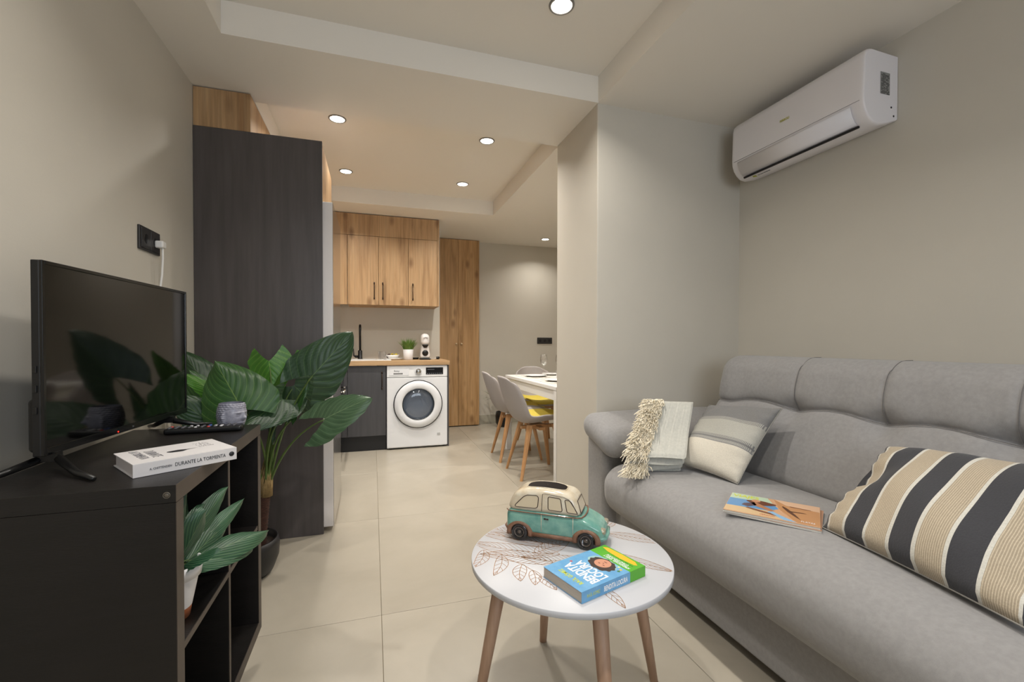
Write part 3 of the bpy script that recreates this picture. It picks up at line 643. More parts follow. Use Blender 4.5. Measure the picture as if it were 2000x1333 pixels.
def scribble(x, y, n_, w, seed):
    r_ = random.Random(seed); b = B()
    for k in range(n_):
        xx = x+r_.uniform(0, .004); yy = y-k*.0125
        while xx < x+w:
            h_ = r_.uniform(.004, .0095); tp = r_.choice('IOLVT'); q = .0009
            if tp == 'I': b.box(xx, xx+q, yy, yy+h_, T, T+.0002)
            elif tp == 'O': b.box(xx, xx+q, yy, yy+h_, T, T+.0002).box(xx+.004, xx+.004+q, yy, yy+h_, T, T+.0002).box(xx, xx+.005, yy, yy+q, T, T+.0002)
            elif tp == 'L': b.box(xx, xx+q, yy, yy+h_, T, T+.0002).box(xx, xx+.004, yy, yy+q, T, T+.0002)
            elif tp == 'T': b.box(xx+.002, xx+.002+q, yy, yy+h_, T, T+.0002).box(xx, xx+.005, yy+h_, yy+h_+q, T, T+.0002)
            else: b.box(xx, xx+q, yy, yy+h_, T, T+.0002).box(xx+.003, xx+.003+q, yy+.002, yy+h_, T, T+.0002)
            xx += r_.uniform(.006, .009)
    return b
gr = mat('pencil grey', '#55555a', .6)
text('cover_title', 'DURANTE', .030, gr, t, (.048, .128, T), (0, -1, 0), (1, 0, 0), bold=-.0004, sx=.62)
text('cover_title', 'LA TORMENTA', .026, gr, t, (.024, .150, T), (0, -1, 0), (1, 0, 0), bold=-.0004, sx=.62)
b = B(); b.poly([(.104+.021*cos(q)*(1+.08*sin(3*q)), .073+.012*sin(q)*(1+.1*cos(5*q)), T+.0002) for q in [2*pi*k/28 for k in range(28)]]).poly([(.123, .071, T+.0002), (.150, .076, T+.0002), (.123, .077, T+.0002)])
b.obj('ink_blot', ink, t); scribble(.155, .13, 5, .03, 4).obj('cover_sketch', gr, t)
# ------------------------------------------------------------------ remote control
t = thing('remote_control', 'black remote control lying on the shelf beside the television foot', 'remote control', (-.548, 1.752, .7685), radians(3), world=False)
vs, fs = dense(-.112, .112, -.024, .024, 0, .019, .007, (14, 3, 2)); mesh('body', vs, fs, m_black, t, True)
rb = [mat('button grey', '#4b4b50', .5), mat('button red', '#b03028', .5), mat('button white', '#b8b8ba', .5), mat('button blue', '#2f4f8a', .5)]
rnd = random.Random(2)
for i in range(11):
    for j in range(3):
        B().lathe([(.0048, .0185), (.0046, .0215), (.003, .0222), (0, .0222)], (-.098+i*.0185, -.014+j*.014, 0), 10).obj('button', rb[1] if (i, j) in ((0, 2), (6, 0)) else rb[rnd.choice((0, 0, 0, 2))] if i != 6 else rb[3], t)
# ------------------------------------------------------------------ stone head candle cup
t = thing('head_cup', 'small grey stone cup shaped like a carved head at the shelf end by the plant', 'ornament', (-.487, 1.826, .7685), radians(-30), world=False)
vs = []; na, nz = 96, 60
def gau(a, b_, w, h_): return exp(-(a/w)**2-(b_/h_)**2)
for i in range(nz+1):
    h_ = i/nz; r0 = .030+.018*sin(pi*min(1, h_*.78+.10))**.8
    if h_ < .04: r0 -= .004*(1-h_/.04)
    for k in range(na):
        a = 2*pi*k/na-pi; d = 0
        d += .013*gau(a, h_-.40, .13, .085)+.007*gau(a, h_-.55, .11, .13)          # nose
        d += .0045*gau(a, h_-.20, .28, .035)+.003*gau(a, h_-.135, .22, .03)-.003*gau(a, h_-.17, .3, .012)  # lips
        d += .004*gau(a, h_-.02, .35, .07)                                        # chin
        for s_ in (-1, 1):
            d += -.005*gau(a-s_*.36, h_-.50, .17, .06)+.0035*gau(a-s_*.38, h_-.50, .12, .03)+.003*gau(a-s_*.36, h_-.63, .25, .022)
            d += .007*gau(a-s_*1.45, h_-.45, .10, .17)-.004*gau(a-s_*1.40, h_-.45, .04, .1)
        if abs(a) > 1.0+(.0 if h_ > .75 else .35) or h_ > .80:
            d += .0035*abs(sin(a*11+ (int(h_*13) % 2)*pi/2))*abs(sin(h_*13*pi))
        vs.append(((r0+d)*cos(a), (r0*.93+d)*sin(a), h_*.088))
fs = [(i*na+k, i*na+(k+1) % na, (i+1)*na+(k+1) % na, (i+1)*na+k) for i in range(nz) for k in range(na)]
k0 = len(vs)
for (rr, zz) in ((.85, .088), (.80, .07), (.0, .07)):
    for k in range(na):
        a = 2*pi*k/na-pi; vs.append((.045*rr*cos(a), .042*rr*sin(a), zz))
fs += [(nz*na+k, nz*na+(k+1) % na, k0+(k+1) % na, k0+k) for k in range(na)]
fs += [(k0+i*na+k, k0+i*na+(k+1) % na, k0+(i+1)*na+(k+1) % na, k0+(i+1)*na+k) for i in range(2) for k in range(na)]
mesh('head', vs, fs, mat('grey glazed stone', '#a2a2ae', .35, c2='#7f7f8c', vscale=60), t, True)
# ------------------------------------------------------------------ plants
def leaf_mat(name, base, dark, vein, nv=9, rough=.38, slant=.55):
    mt = bpy.data.materials.new(name); mt.use_nodes = True; nt = mt.node_tree; n = nt.nodes; L = nt.links; b = n['Principled BSDF']; b.inputs['Roughness'].default_value = rough
    uv = n.new('ShaderNodeTexCoord'); sp = n.new('ShaderNodeSeparateXYZ'); L.new(uv.outputs['UV'], sp.inputs[0])
    def ma(op, a, b_=None, c=None):
        q = n.new('ShaderNodeMath'); q.operation = op
        for i, x in enumerate((a, b_, c)):
            if x is None: continue
            if isinstance(x, (int, float)): q.inputs[i].default_value = x
            else: L.new(x, q.inputs[i])
        return q.outputs[0]
    s = ma('ABSOLUTE', ma('SUBTRACT', ma('MULTIPLY', sp.outputs[0], 2.), 1.)); tt = sp.outputs[1]
    ph = ma('MULTIPLY', ma('SUBTRACT', tt, ma('MULTIPLY', ma('POWER', s, .95), slant*.5)), float(nv))
    fr = ma('ABSOLUTE', ma('SUBTRACT', ma('FRACT', ph), .5))
    line = ma('LESS_THAN', fr, .022); mid = ma('LESS_THAN', s, .014)
    soft = n.new('ShaderNodeMapRange'); soft.inputs['From Min'].default_value = 0; soft.inputs['From Max'].default_value = .5; L.new(fr, soft.inputs[0])
    m1 = n.new('ShaderNodeMixRGB'); m1.inputs[1].default_value = hx(base); m1.inputs[2].default_value = hx(dark); L.new(soft.outputs[0], m1.inputs[0])
    no = n.new('ShaderNodeTexNoise'); no.inputs['Scale'].default_value = 14; L.new(uv.outputs['Object'], no.inputs[0])
    m0 = n.new('ShaderNodeMixRGB'); m0.blend_type = 'MULTIPLY'; m0.inputs[0].default_value = .35; L.new(m1.outputs[0], m0.inputs[1]); L.new(no.outputs[0], m0.inputs[2])
    m2 = n.new('ShaderNodeMixRGB'); L.new(ma('MULTIPLY', ma('MAXIMUM', line, mid), .42), m2.inputs[0]); L.new(m0.outputs[0], m2.inputs[1]); m2.inputs[2].default_value = hx(vein)
    L.new(m2.outputs[0], b.inputs['Base Color'])
    bp = n.new('ShaderNodeBump'); bp.inputs['Strength'].default_value = .18; bp.inputs['Distance'].default_value = .004; L.new(soft.outputs[0], bp.inputs['Height']); L.new(bp.outputs[0], b.inputs['Normal'])
    return mt
lm_dark = leaf_mat('dark green leaf', '#2c4a2c', '#284428', '#6d8a4a', 7, slant=1.5); lm_mid = leaf_mat('green leaf', '#355f2b', '#305627', '#86a04f', 7, slant=1.5); lm_bright = leaf_mat('bright green leaf', '#4c842a', '#447a27', '#a5c257', 7, slant=1.4); lm_grey = leaf_mat('silvery green leaf', '#4e6a4c', '#476244', '#8fa878', 8, slant=1.5)
def leaf(parent, base, tip, width, nrm, mt, lobe=.22, droop=0., cup=.15, ripple=.012, nv=9, thick=0, fold=0., shape=.75, name='leaf'):
    """leaf blade: base = where the stalk meets the blade, tip = point"""
    base, tip = V(base), V(tip); ax = tip-base; L = ax.length; ax.normalize(); nrm = V(nrm); nrm = (nrm-ax*nrm.dot(ax)).normalized(); sd = ax.cross(nrm)
    nt_, ns = 26, 22; vs = []; uv = []
    for i in range(nt_+1):
        q = i/nt_
        w = width/2*((sin(pi*min(1, q**shape))**.62) if q < 1 else 0)
        if lobe > 0: w = width/2*max(0, (1-(q)**1.75))**.85*min(1, .35+q*3.0)**.5
        for j in range(-ns//2, ns//2+1):
            s = j/(ns/2); a_ = abs(s)
            y = L*q - lobe*L*(a_**1.3)*(1-q)**2.0*1.6 if lobe > 0 else L*q
            if lobe > 0 and q == 0: y -= 0
            x = w*s
            rip = ripple*sin((q-.5*a_**1.2)*6*2*pi)*a_**1.3*(1-q*.6)+ripple*.7*sin(9*q+4*s)*a_
            z = -cup*width*(a_**1.6)*.5 - droop*L*q*q + rip
            if fold:
                ang_ = fold*a_; x2 = x*cos(ang_); z += abs(x)*sin(ang_); x = x2
            vs.append(base+ax*y+sd*x+nrm*z); uv.append((.5+s/2, q))
    m_ = ns+1
    fs = [(i*m_+j, i*m_+j+1, (i+1)*m_+j+1, (i+1)*m_+j) for i in range(nt_) for j in range(ns)]
    o = mesh(name, vs, fs, mt, parent, True, uv); return o
def bez(p0, p1, p2, n_=12): return [V(p0)*(1-q)**2+V(p1)*2*q*(1-q)+V(p2)*q*q for q in [i/n_ for i in range(n_+1)]]
t = thing('potted_plant', 'large potted plant with big glossy heart shaped leaves beside the black shelf', 'plant', (-.57, 2.32, 0))
B().lathe([(0, 0), (.105, 0), (.125, .02), (.147, .08), (.150, .13), (.143, .165), (.136, .165), (.140, .13), (.132, .12), (0, .12)], (-.572, 2.30, 0), 48).obj('pot', mat('matt black pot', '#1d1c1d', .45), t)
B().lathe([(0, .128), (.136, .126)], (-.572, 2.30, 0), 32).obj('soil', mat('dark soil', '#2b1f16', .9), t)
tr = [(-.505, 2.30, .11), (-.497, 2.31, .20), (-.487, 2.32, .30), (-.482, 2.325, .38)]
b = B(); pts = []; rs = []
for k in range(37):
    q = k/36; p = V(tr[0]).lerp(V(tr[3]), q)+V((-.006*sin(pi*q), 0, 0)); pts.append(p); rs.append(.026*(1-.25*q)+.003*(k % 2)+.004*sin(pi*q))
b.tube(pts, rs, 20); b.obj('trunk', mat('fibrous trunk', '#4a2c1f', .9, c2='#2e1a12', vscale=60, bump=.8, bscale=90, stretch=(1, 1, 3)), t)
b = B(); rnd = random.Random(9)
for k in range(40):
    a = 2*pi*k/40; rr = .023; p0 = V((-.482+rr*cos(a), 2.325+rr*sin(a), .35)); L_ = rnd.uniform(.10, .2)
    b.tube([p0, p0+V((.003*cos(a), .003*sin(a), L_*.5)), p0+V((.012-.008*cos(a), -.008*sin(a), L_))], [.0045, .0035, .0012], 5)
o = b.obj('fibre_sheath', mat('dry fibre', '#a58d5e', .9, c2='#7c6540', vscale=40), t); o['kind'] = 'stuff'
mst = mat('green stem', '#5c7236', .5, c2='#48602b', vscale=10); hub = V((-.482, 2.325, .44))
bl = [ # base, tip, width, normal, material, lobe, droop, cup, fold
 ((-.262, 2.20, .925), (-.090, 2.20, 1.125), .275, (.25, -1, .25), lm_dark, .28, .0, .14, 0),
 ((-.205, 2.12, .735), (-.018, 2.06, .838), .235, (.15, -.75, .66), lm_grey, .36, .10, .10, 0),
 ((-.532, 2.14, .785), (-.648, 2.20, .995), .335, (.05, -1, .18), lm_mid, .18, -.05, .15, 0),
 ((-.486, 2.42, .985), (-.462, 2.40, .80), .215, (-.05, -1, .25), lm_bright, .25, .0, .25, 0),
 ((-.450, 2.36, .82), (-.345, 2.31, 1.04), .13, (-.8, -.5, .1), lm_bright, .12, .0, .3, .35),
 ((-.395, 2.24, .815), (-.530, 2.10, .715), .22, (.15, -.7, .6), lm_dark, .25, .1, .15, 0),
 ((-.375, 2.42, .86), (-.235, 2.46, .70), .24, (0, -1, .3), lm_dark, .2, .0, .15, 0),
 ((-.735, 2.40, .86), (-.85, 2.42, 1.04), .20, (.3, -1, .1), lm_dark, .2, .0, .2, 0),
 ((-.672, 2.28, .845), (-.765, 2.18, .965), .10, (-.3, -.6, .7), lm_bright, .1, .1, .3, 0),
 ((-.635, 2.20, .70), (-.79, 2.14, .86), .20, (.2, -1, .3), lm_dark, .22, .0, .15, 0),
 ((-.700, 2.36, .74), (-.80, 2.36, .95), .20, (.2, -1, .1), lm_mid, .2, .0, .15, 0),
 ((-.395, 2.20, .738), (-.470, 2.14, .705), .07, (.1, -.5, .8), lm_grey, .1, .1, .15, 0),
 ((-.362, 2.24, .715), (-.278, 2.26, .90), .075, (-.7, -.7, .0), lm_mid, .05, -.1, .5, .6),
 ((-.452, 2.30, .735), (-.447, 2.28, .60), .06, (-.3, -.9, .0), lm_dark, .1, .0, .5, .5)]
for i, (b0, tp, w, nr, mt_, lb, dr_, cu_, fo) in enumerate(bl):
    b0 = V(b0); leaf(t, b0, tp, w, nr, mt_, lb, dr_, cu_, .0055 if w > .15 else .003, fold=fo)
    a = 2*pi*i/len(bl); s0 = hub+V((.014*cos(a), .012*sin(a), -.04))
    mid = s0.lerp(b0, .45)+V((0, 0, .10))+(V((-.03, 0, 0)) if b0.x > -.4 else V((.03, 0, 0)))
    B().tube(bez(s0, mid, b0+V(nr)*-.006), [.0062-.0035*k/12 for k in range(13)], 8).obj('leaf_stem', mst, t)
# small plant in the shelf
t = thing('small_potted_plant', 'small leafy plant in a white and terracotta pot inside the open shelf', 'plant', (-.470, 1.272, .4005), world=False)
o = B().lathe([(.0405, .026), (.0545, .098), (.0545, .1), (.060, .1), (.0635, .132), (.059, .132), (.0555, .115), (.0, .112)], n=44).obj('pot', m_whitep, t)
B().lathe([(0, 0), (.036, 0), (.0402, .0255), (.0402, .026)], n=44).obj('pot_base', mat('terracotta', '#a8623c', .8), t)
B().lathe([(0, .113), (.054, .114)], n=24).obj('soil', mat('dark soil', '#2b1f16', .9), t)
lm_s = leaf_mat('variegated leaf', '#41684a', '#214a33', '#93a873', 7, .4, 1.6); org = V((-.478, 1.262, .4005))
sl = [((-.47, 1.28, .55), (-.410, 1.46, .655), .062, (.7, -.7, .2), .0), ((-.46, 1.28, .53), (-.385, 1.50, .598), .050, (.6, -.6, .6), -.05), ((-.455, 1.27, .54), (-.442, 1.37, .640), .07, (.9, -.5, .2), .0), ((-.44, 1.28, .525), (-.300, 1.50, .520), .078, (.4, -.45, .8), .12), ((-.45, 1.27, .53), (-.400, 1.44, .565), .075, (.75, -.6, .35), .0), ((-.44, 1.26, .52), (-.330, 1.44, .495), .060, (.4, -.3, .85), .1), ((-.47, 1.26, .55), (-.460, 1.31, .70), .028, (.9, -.4, .1), .0), ((-.46, 1.25, .54), (-.400, 1.255, .655), .085, (.9, -.4, .3), .05), ((-.50, 1.27, .54), (-.60, 1.32, .64), .07, (.3, -.9, .5), .1), ((-.49, 1.24, .54), (-.56, 1.17, .62), .06, (.3, -.9, .5), .1), ((-.45, 1.25, .53), (-.375, 1.22, .585), .065, (.5, -.3, .8), .1), ((-.48, 1.29, .55), (-.50, 1.42, .66), .065, (.8, -.5, .3), .0)]
for (b0, tp, w, nr, dr_) in sl:
    b0, tp = V(b0)-org, V(tp)-org
    leaf(t, b0, tp, w, nr, lm_s, 0, dr_, .35, .0015, nv=7, shape=.8); B().tube([V((b0.x*.35, b0.y*.35, .112)), b0.lerp(V((0, 0, .12)), .3)+V((0, 0, .005)), b0+(tp-b0)*.04], [.0028, .0022, .0016], 6).obj('leaf_stem', mst, t)
# ------------------------------------------------------------------ round coffee table
TX, TY, TZ, TR = .564, 1.207, .44, .295; KS = .9695
t = thing('coffee_table', 'small round white coffee table with golden leaf print and three visible wooden legs', 'table', (TX, TY, 0), world=False)
t['label'] = 'round white coffee table with golden leaf print on splayed wooden legs'
mtop = mat('white tabletop', '#c4c5c9', .38)
B().lathe([(0, TZ-.017), (TR-.002, TZ-.017), (TR, TZ-.015), (TR, TZ-.0015), (TR-.0015, TZ), (0, TZ)], n=128).obj('tabletop', mtop, t)
for k in range(4):
    a = radians(86+90*k); d = V((cos(a), sin(a), 0)); pts = [d*.205+V((0, 0, TZ-.018)), d*(.264 if k == 0 else .285)]
    vs = []; e = V((-d.y, d.x, 0))
    for (p, w) in ((pts[0], .021), (pts[0].lerp(pts[1], .5), .0175), (pts[1], .0125)):
        for q in range(16): vs.append(p+d*cos(2*pi*q/16)*w+e*sin(2*pi*q/16)*w)
    fs = [(i*16+q, i*16+(q+1) % 16, (i+1)*16+(q+1) % 16, (i+1)*16+q) for i in range(2) for q in range(16)]+[tuple(range(16))[::-1], tuple(range(32, 48))]
    mesh('leg', vs, fs, m_beech2, t, True)
    B().lathe([(0, TZ-.024), (.030, TZ-.024), (.030, TZ-.0175), (0, TZ-.0175)], (pts[0].x, pts[0].y, 0), 20).obj('leg_bracket', m_white, t)
pb = B()
def ribbon(pts, w=.0008):
    pts = [V((p[0], p[1])) for p in pts]
    pts = [p for p in pts if p.length < TR-.003]
    if len(pts) < 2: return
    vs = []
    for i, p in enumerate(pts):
        d = (pts[min(i+1, len(pts)-1)]-pts[max(i-1, 0)]);  d.normalize(); n_ = V((-d.y, d.x))*w
        vs += [(p.x-n_.x, p.y-n_.y, TZ+.0003), (p.x+n_.x, p.y+n_.y, TZ+.0003)]
    pb.add(vs, [(2*i, 2*i+1, 2*i+3, 2*i+2) for i in range(len(pts)-1)])
def pleaf(b0, tp, w, nv=10, curve=0, half=False):
    b0 = V((b0[0]*KS-TX, b0[1]*KS-TY)); tp = V((tp[0]*KS-TX, tp[1]*KS-TY)); w *= KS; ax = tp-b0; L = ax.length; ax /= L; sd = V((-ax.y, ax.x))
    def pt(q, s): return b0+ax*(L*q)+sd*(s*w/2*sin(pi*q**.8)**.8 + curve*L*sin(pi*q))
    ribbon([pt(i/24, 0) for i in range(25)])
    for s in (-1, 1):
        ribbon([pt(i/24, s) for i in range(25)])
        for k in range(1, nv):
            q0 = k/nv; q1 = min(.985, q0+.16)
            ribbon([pt(q0+(q1-q0)*j/6, s*(j/6)**.9) for j in range(7)], .0006)
for a in [((.55, 1.25), (.305, 1.415), .085, 16, .05), ((.51, 1.21), (.315, 1.325), .075, 13, -.06), ((.575, 1.30), (.335, 1.49), .07, 16, .0), ((.525, 1.33), (.37, 1.545), .06, 13, 0), ((.515, 1.43), (.46, 1.565), .045, 9, 0),
          ((.76, 1.345), (.935, 1.205), .055, 14, 0), ((.69, 1.215), (.82, 1.055), .05, 14, 0), ((.58, 1.045), (.592, .945), .028, 5, .05), ((.79, 1.385), (.85, 1.43), .03, 6, 0), ((.60, 1.20), (.43, 1.27), .07, 12, .08),
          ((.377, 1.298), (.322, 1.19), .040, 5, .08), ((.419, 1.226), (.385, 1.14), .040, 5, -.06), ((.436, 1.184), (.416, 1.11), .034, 4, .06), ((.442, 1.145), (.462, 1.07), .03, 5, .05), ((.332, 1.347), (.276, 1.25), .040, 6, .1), ((.48, 1.28), (.62, 1.33), .07, 10, 0)]:
    pleaf(*a)
ribbon([(x*KS-TX, y*KS-TY) for x, y in [(.30, 1.37), (.34, 1.32), (.377, 1.28), (.419, 1.226), (.436, 1.184), (.445, 1.145)]], .0009)
o = pb.obj('leaf_print', mat('gold print', '#a9805c', .45, metal=.2), t); o['label'] = 'golden brown leaf line print'; o['kind'] = 'stuff'
# ------------------------------------------------------------------ ceramic van
t = thing('ceramic_van', 'turquoise and cream glazed ceramic van ornament on the round coffee table', 'ornament', (.571, 1.330, TZ+.0004), radians(-36), world=False); t.scale = (KS, KS, KS*.84)
mteal = mat('turquoise glaze', '#5c948a', .12, c2='#7fae9f', vscale=25, coat=.6); mcream = mat('cream glaze', '#ddd6c4', .15, c2='#c9b79a', vscale=22, coat=.5, bump=.15, bscale=60)
mbrn = mat('brown clay', '#8a6650', .5, c2='#6e4d3a', vscale=40, bump=.5, bscale=120); mdk = mat('dark brown line', '#33201a', .4); mhole = mat('painted opening shade', '#120809', .5, spec=.15)
def lowf(p):
    x, y, z = p; zz = (z-.022)/.095
    if x > .055: z -= .050*((x-.055)/.115)**2*max(0, zz)
    if x < -.13: z -= .010*((-.13-x)/.03)**2*max(0, zz)
    y *= 1-.10*max(0, (x-.08)/.09)**2
    y *= 1+.04*sin(pi*min(1, max(0, zz)))
    return (x, y, z)
vs, fs = dense(-.158, .168, -.064, .064, .022, .120, .022, (16, 5, 5), lowf); mesh('lower_body', vs, fs, mteal, t, True)
def cab(x, y, z):
    q = max(0, (z-.112)/.092); cx = -.025
    fx_ = 1-.20*q**1.3 if x > cx else 1-.22*q**1.8
    return (cx+(x-cx)*fx_, y*(1-.13*q**1.3), z-.014*((x+.03)/.12)**2*q)
vs, fs = dense(-.154, .094, -.0615, .0615, .108, .204, .024, (16, 6, 6), lambda p: cab(*p)); mesh('cabin', vs, fs, mcream, t, True)
# roof opening: dark cap painted as the shade inside, roof stays solid
hp = []
for k in range(40):
    q = 2*pi*k/40; c_, s_ = cos(q), sin(q); hx_ = -.030+.086*abs(c_)**.6*(1 if c_ > 0 else -1); hy = .040*abs(s_)**.6*(1 if s_ > 0 else -1)
    X_, Y_, Z_ = cab(hx_, hy, .204); hp.append((X_, Y_, Z_+.0004))
ring = B().loop(hp, .0022, 8).obj('roof_rim', mcream, t)
hv = []; cxh = sum(p[0] for p in hp)/40
for q in (1, .75, .5, .25, .02):
    for (x, y, z) in hp:
        xx = cxh+(x-cxh)*q; hv.append((xx, y*q, cab(-.025+(xx+.025)/.79, 0, .204)[2]+.0012))
mesh('roof_opening_cap', hv, [(i*40+k, i*40+(k+1) % 40, (i+1)*40+(k+1) % 40, (i+1)*40+k) for i in range(4) for k in range(40)], mhole, t, True)
def onside(pts, off=.0006, s=-1):
    out = []
    for (x, z) in pts:
        X, Y, Z = cab(x, s*(.0615+off), z); out.append((X, Y, Z))
    return out
def rrect(x0, x1, z0, z1, r, sk0=0, sk1=0, n_=5):
    P = []
    for (cx, cz, a0) in ((x1-r, z1-r, 0), (x0+r, z1-r, 90), (x0+r, z0+r, 180), (x1-r, z0+r, 270)):
        for k in range(n_+1):
            a = radians(a0+90*k/n_); P.append((cx+r*cos(a), cz+r*sin(a)))
    return [(x+(sk0 if x < (x0+x1)/2 else sk1)*(z-z0)/(z1-z0), z) for x, z in P]
mwin = mat('beige window glaze', '#cfc0a4', .15, coat=.5)
for s in (-1, 1):
    for (r_) in (rrect(-.132, -.048, .130, .180, .012, .030, 0), rrect(-.012, .036, .130, .180, .007, 0, 0), rrect(.052, .088, .130, .180, .006, .0, -.014)):
        P = onside(r_, .0010, s); w = B().poly(P).obj('window', mwin, t); fr_ = B().loop(P, .0013, 6).obj('window_outline', mdk, w)
    b = B()
    b.tube(onside([(-.034, .122), (-.034, .150), (-.034, .187), (-.026, .190), (.05, .189), (.068, .184), (.080, .155), (.088, .124)], .0008, s), .0008, 5)
    b.obj('door_line', mdk, t)
    b = B().tube([(-.034, s*.0660, .115), (-.034, s*.0668, .08), (-.034, s*.0660, .045)], .001, 5).tube([(.070, s*.0650, .112), (.070, s*.0665, .08), (.070, s*.0660, .048)], .001, 5); b.obj('door_seam', mcream, t)
    B().tube([(-.025, s*.0668, .096), (-.010, s*.0672, .0955)], .003, 8).obj('door_handle', mdk, t)
    B().tube([(-.156, s*.052, .1115), (-.148, s*.0635, .1115), (-.10, s*.0655, .1118), (.04, s*.0655, .1125), (.085, s*.0635, .113), (.100, s*.054, .1135)], .0022, 8).obj('waist_trim', mbrn, t)
    B().tube([(-.075, s*.060, .029), (.085, s*.060, .029)], .0095, 10).obj('sill', mbrn, t)
    for wx in (-.108, .112):
        arc = [(wx+.0365*cos(q), s*.062, .030+.0365*sin(q)) for q in [pi*(-.08+1.16*i/20) for i in range(21)]]
        B().tube(arc, .0095, 10).obj('wheel_arch', mbrn, t)
        wl = B().lathe([(.0, -.010), (.0, -.010), (.018, -.010), (.0205, -.0125), (.0265, -.012), (.0285, -.006), (.0285, .010), (0, .010)] if s < 0 else [(0, -.010), (.0285, -.010), (.0285, .006), (.0265, .012), (.0205, .0125), (.018, .010), (0, .010)], (wx, s*.060, .0285), 32, 'y').obj('wheel', mat('black glaze tyre', '#121114', .15, coat=.5), t)
        wl.scale = (1, 1, 1/.84); yy = s*.0715; hc = B().lathe([(0, 0), (.005, 0), (.007, -s*.003), (.013, -s*.002), (.017, 0)], (wx, yy+0*s, .0285), 24, 'y').obj('hubcap', mat('metallic glaze', '#6e655f', .25, metal=.7), wl)
# front face
fxx = lambda z, y: cab(.094, y, z)
wp_ = [cab(.0945+.0008, y, z) for (y, z) in ((-.044, .127), (.044, .127), (.040, .178), (-.040, .178))]
w = B().poly(wp_).obj('windshield', mwin, t); B().loop(wp_, .0013, 6).obj('window_outline', mdk, w)
B().tube([(.099, -.050, .1135), (.104, -.03, .1135), (.106, 0, .1135), (.104, .03, .1135), (.099, .050, .1135)], .0024, 8).obj('cowl_trim', mbrn, t)
for s in (-1, 1): B().lathe([(0, .171), (.008, .170), (.012, .166), (.0125, .155)], (0, s*.042, .066), 20, 'x').obj('headlight', mat('headlight glaze', '#a9a08c', .15, metal=.3), t)
B().tube([(.150, -.058, .040), (.168, -.045, .040), (.172, 0, .040), (.168, .045, .040), (.150, .058, .040)], .0075, 10).obj('bumper', mteal, t)
B().tube([(-.150, -.056, .040), (-.160, -.042, .040), (-.162, 0, .040), (-.160, .042, .040), (-.150, .056, .040)], .0075, 10).obj('bumper', mbrn, t)
# ------------------------------------------------------------------ colourful book on the coffee table
ang = atan2(.068, .231)
t = thing('book', 'thick blue and green paperback with a curly haired face lying on the coffee table', 'book', (.481, .962, TZ+.0006), ang, world=False); t.scale = (KS, KS, KS)
BL, BW, BH = .240, .155, .029
mbl = mat('book blue', '#5f9ccb', .3, c2='#78b0d8', vscale=25); mgn = mat('book green', '#58ac2c', .3); mpg = mat('paper block', '#bfb5a8', .85, bump=.5, bscale=400, stretch=(.02, .02, 4)); myl = mat('book yellow', '#f0b92a', .35); mwt = mat('book white', '#eef0f2', .4); mlime = mat('book lime', '#c9d238', .4)
gx = .178
b = B().box(0, gx, 0, BW, BH-.0008, BH).box(0, gx, 0, BW, 0, .0008).box(0, gx, -.0004, .0006, 0, BH); b.obj('cover', mbl, t)
b = B().box(gx, BL, 0, BW, BH-.0008, BH).box(gx, BL, 0, BW, 0, .0008).box(gx, BL, -.0004, .0006, 0, BH); b.obj('cover_band', mgn, t)
B().box(.0012, BL-.0012, .0008, BW-.001, .0009, BH-.0009).obj('pages', mpg, t)
Z = BH+.0001
def flat(pts, z=Z): return [(x, y, z) for x, y in pts]
b = B().poly(flat([(.216, .02), (.222, .012), (.233, .03), (.236, .08), (.234, .135), (.224, .148), (.216, .12), (.212, .07)], Z+.0001)); b.obj('yellow_strip', myl, t)
b = B(); rnd = random.Random(4)
for k in range(7): b.poly(flat([(.2055+k*.0012, .015+k*.018), (.2085+k*.0008, .015+k*.018), (.2085+k*.0008, .028+k*.018), (.2055+k*.0012, .028+k*.018)], Z+.0002))
b.obj('leaf_marks', mat('deep green print', '#2f7a1c', .5), t)
sb = [(.112+.0, .070)]
# head: hair, face, features (flat print)
def blob(cx, cy, rx, ry, w=0., k_=0, n_=40): return flat([(cx+rx*cos(q)*(1+w*sin(k_*q)), cy+ry*sin(q)*(1+w*cos(k_*q*1.3))) for q in [2*pi*i/n_ for i in range(n_)]])
B().poly(blob(.150, .078, .030, .048, .03, 5)).obj('print_patch', mat('pale sky print', '#9cc4c4', .4), t)
def up(P, dz): return [(x, y, z+dz) for x, y, z in P]
B().poly(up(blob(.146, .074, .032, .043, .07, 9), .0001)).obj('print_hair', mat('print hair', '#3a2a24', .5), t)
B().poly(up(blob(.151, .076, .023, .025), .0002)).obj('print_face', mat('print skin', '#c98f73', .5), t)
b = B()
for yy in (.066, .083): b.poly(up(blob(.144, yy, .0015, .004), .0003))
b.poly(up(blob(.152, .0745, .002, .0022), .0003)).poly(up(blob(.161, .0745, .0016, .006), .0003)); b.obj('print_features', mat('print brown', '#6e3b2b', .5), t)
for (x, y, c) in ((.085, .135, '#c05a5a'), (.165, .022, '#e0c23a'), (.178-.006, .035, '#d8e0a0'), (.155, .020, '#3f7a3a')): B().poly(up(blob(x, y, .004, .004, .2, 3), .0002)).obj('print_spot', mat('spot '+c, c, .5), t)
o3 = lambda x, y: (x, y, Z+.0002)
text('title', 'BENDITA', .041, mwt, t, o3(.078, .012), (0, 1, 0), (-1, 0, 0), ext=.0001, bold=.0012, sx=.70)
text('title', 'LOCURA', .041, mwt, t, o3(.111, .014), (0, 1, 0), (-1, 0, 0), ext=.0001, bold=.0012, sx=.66)
text('author', 'RAÚL GÓMEZ', .018, mlime, t, o3(.034, .028), (0, 1, 0), (-1, 0, 0), ext=.0001, bold=.0004, sx=.80)
text('subtitle', 'APRENDIZAJES, VIAJES Y', .0125, mwt, t, o3(.193, .012), (0, 1, 0), (-1, 0, 0), ext=.0001, bold=.0002, sx=.72)
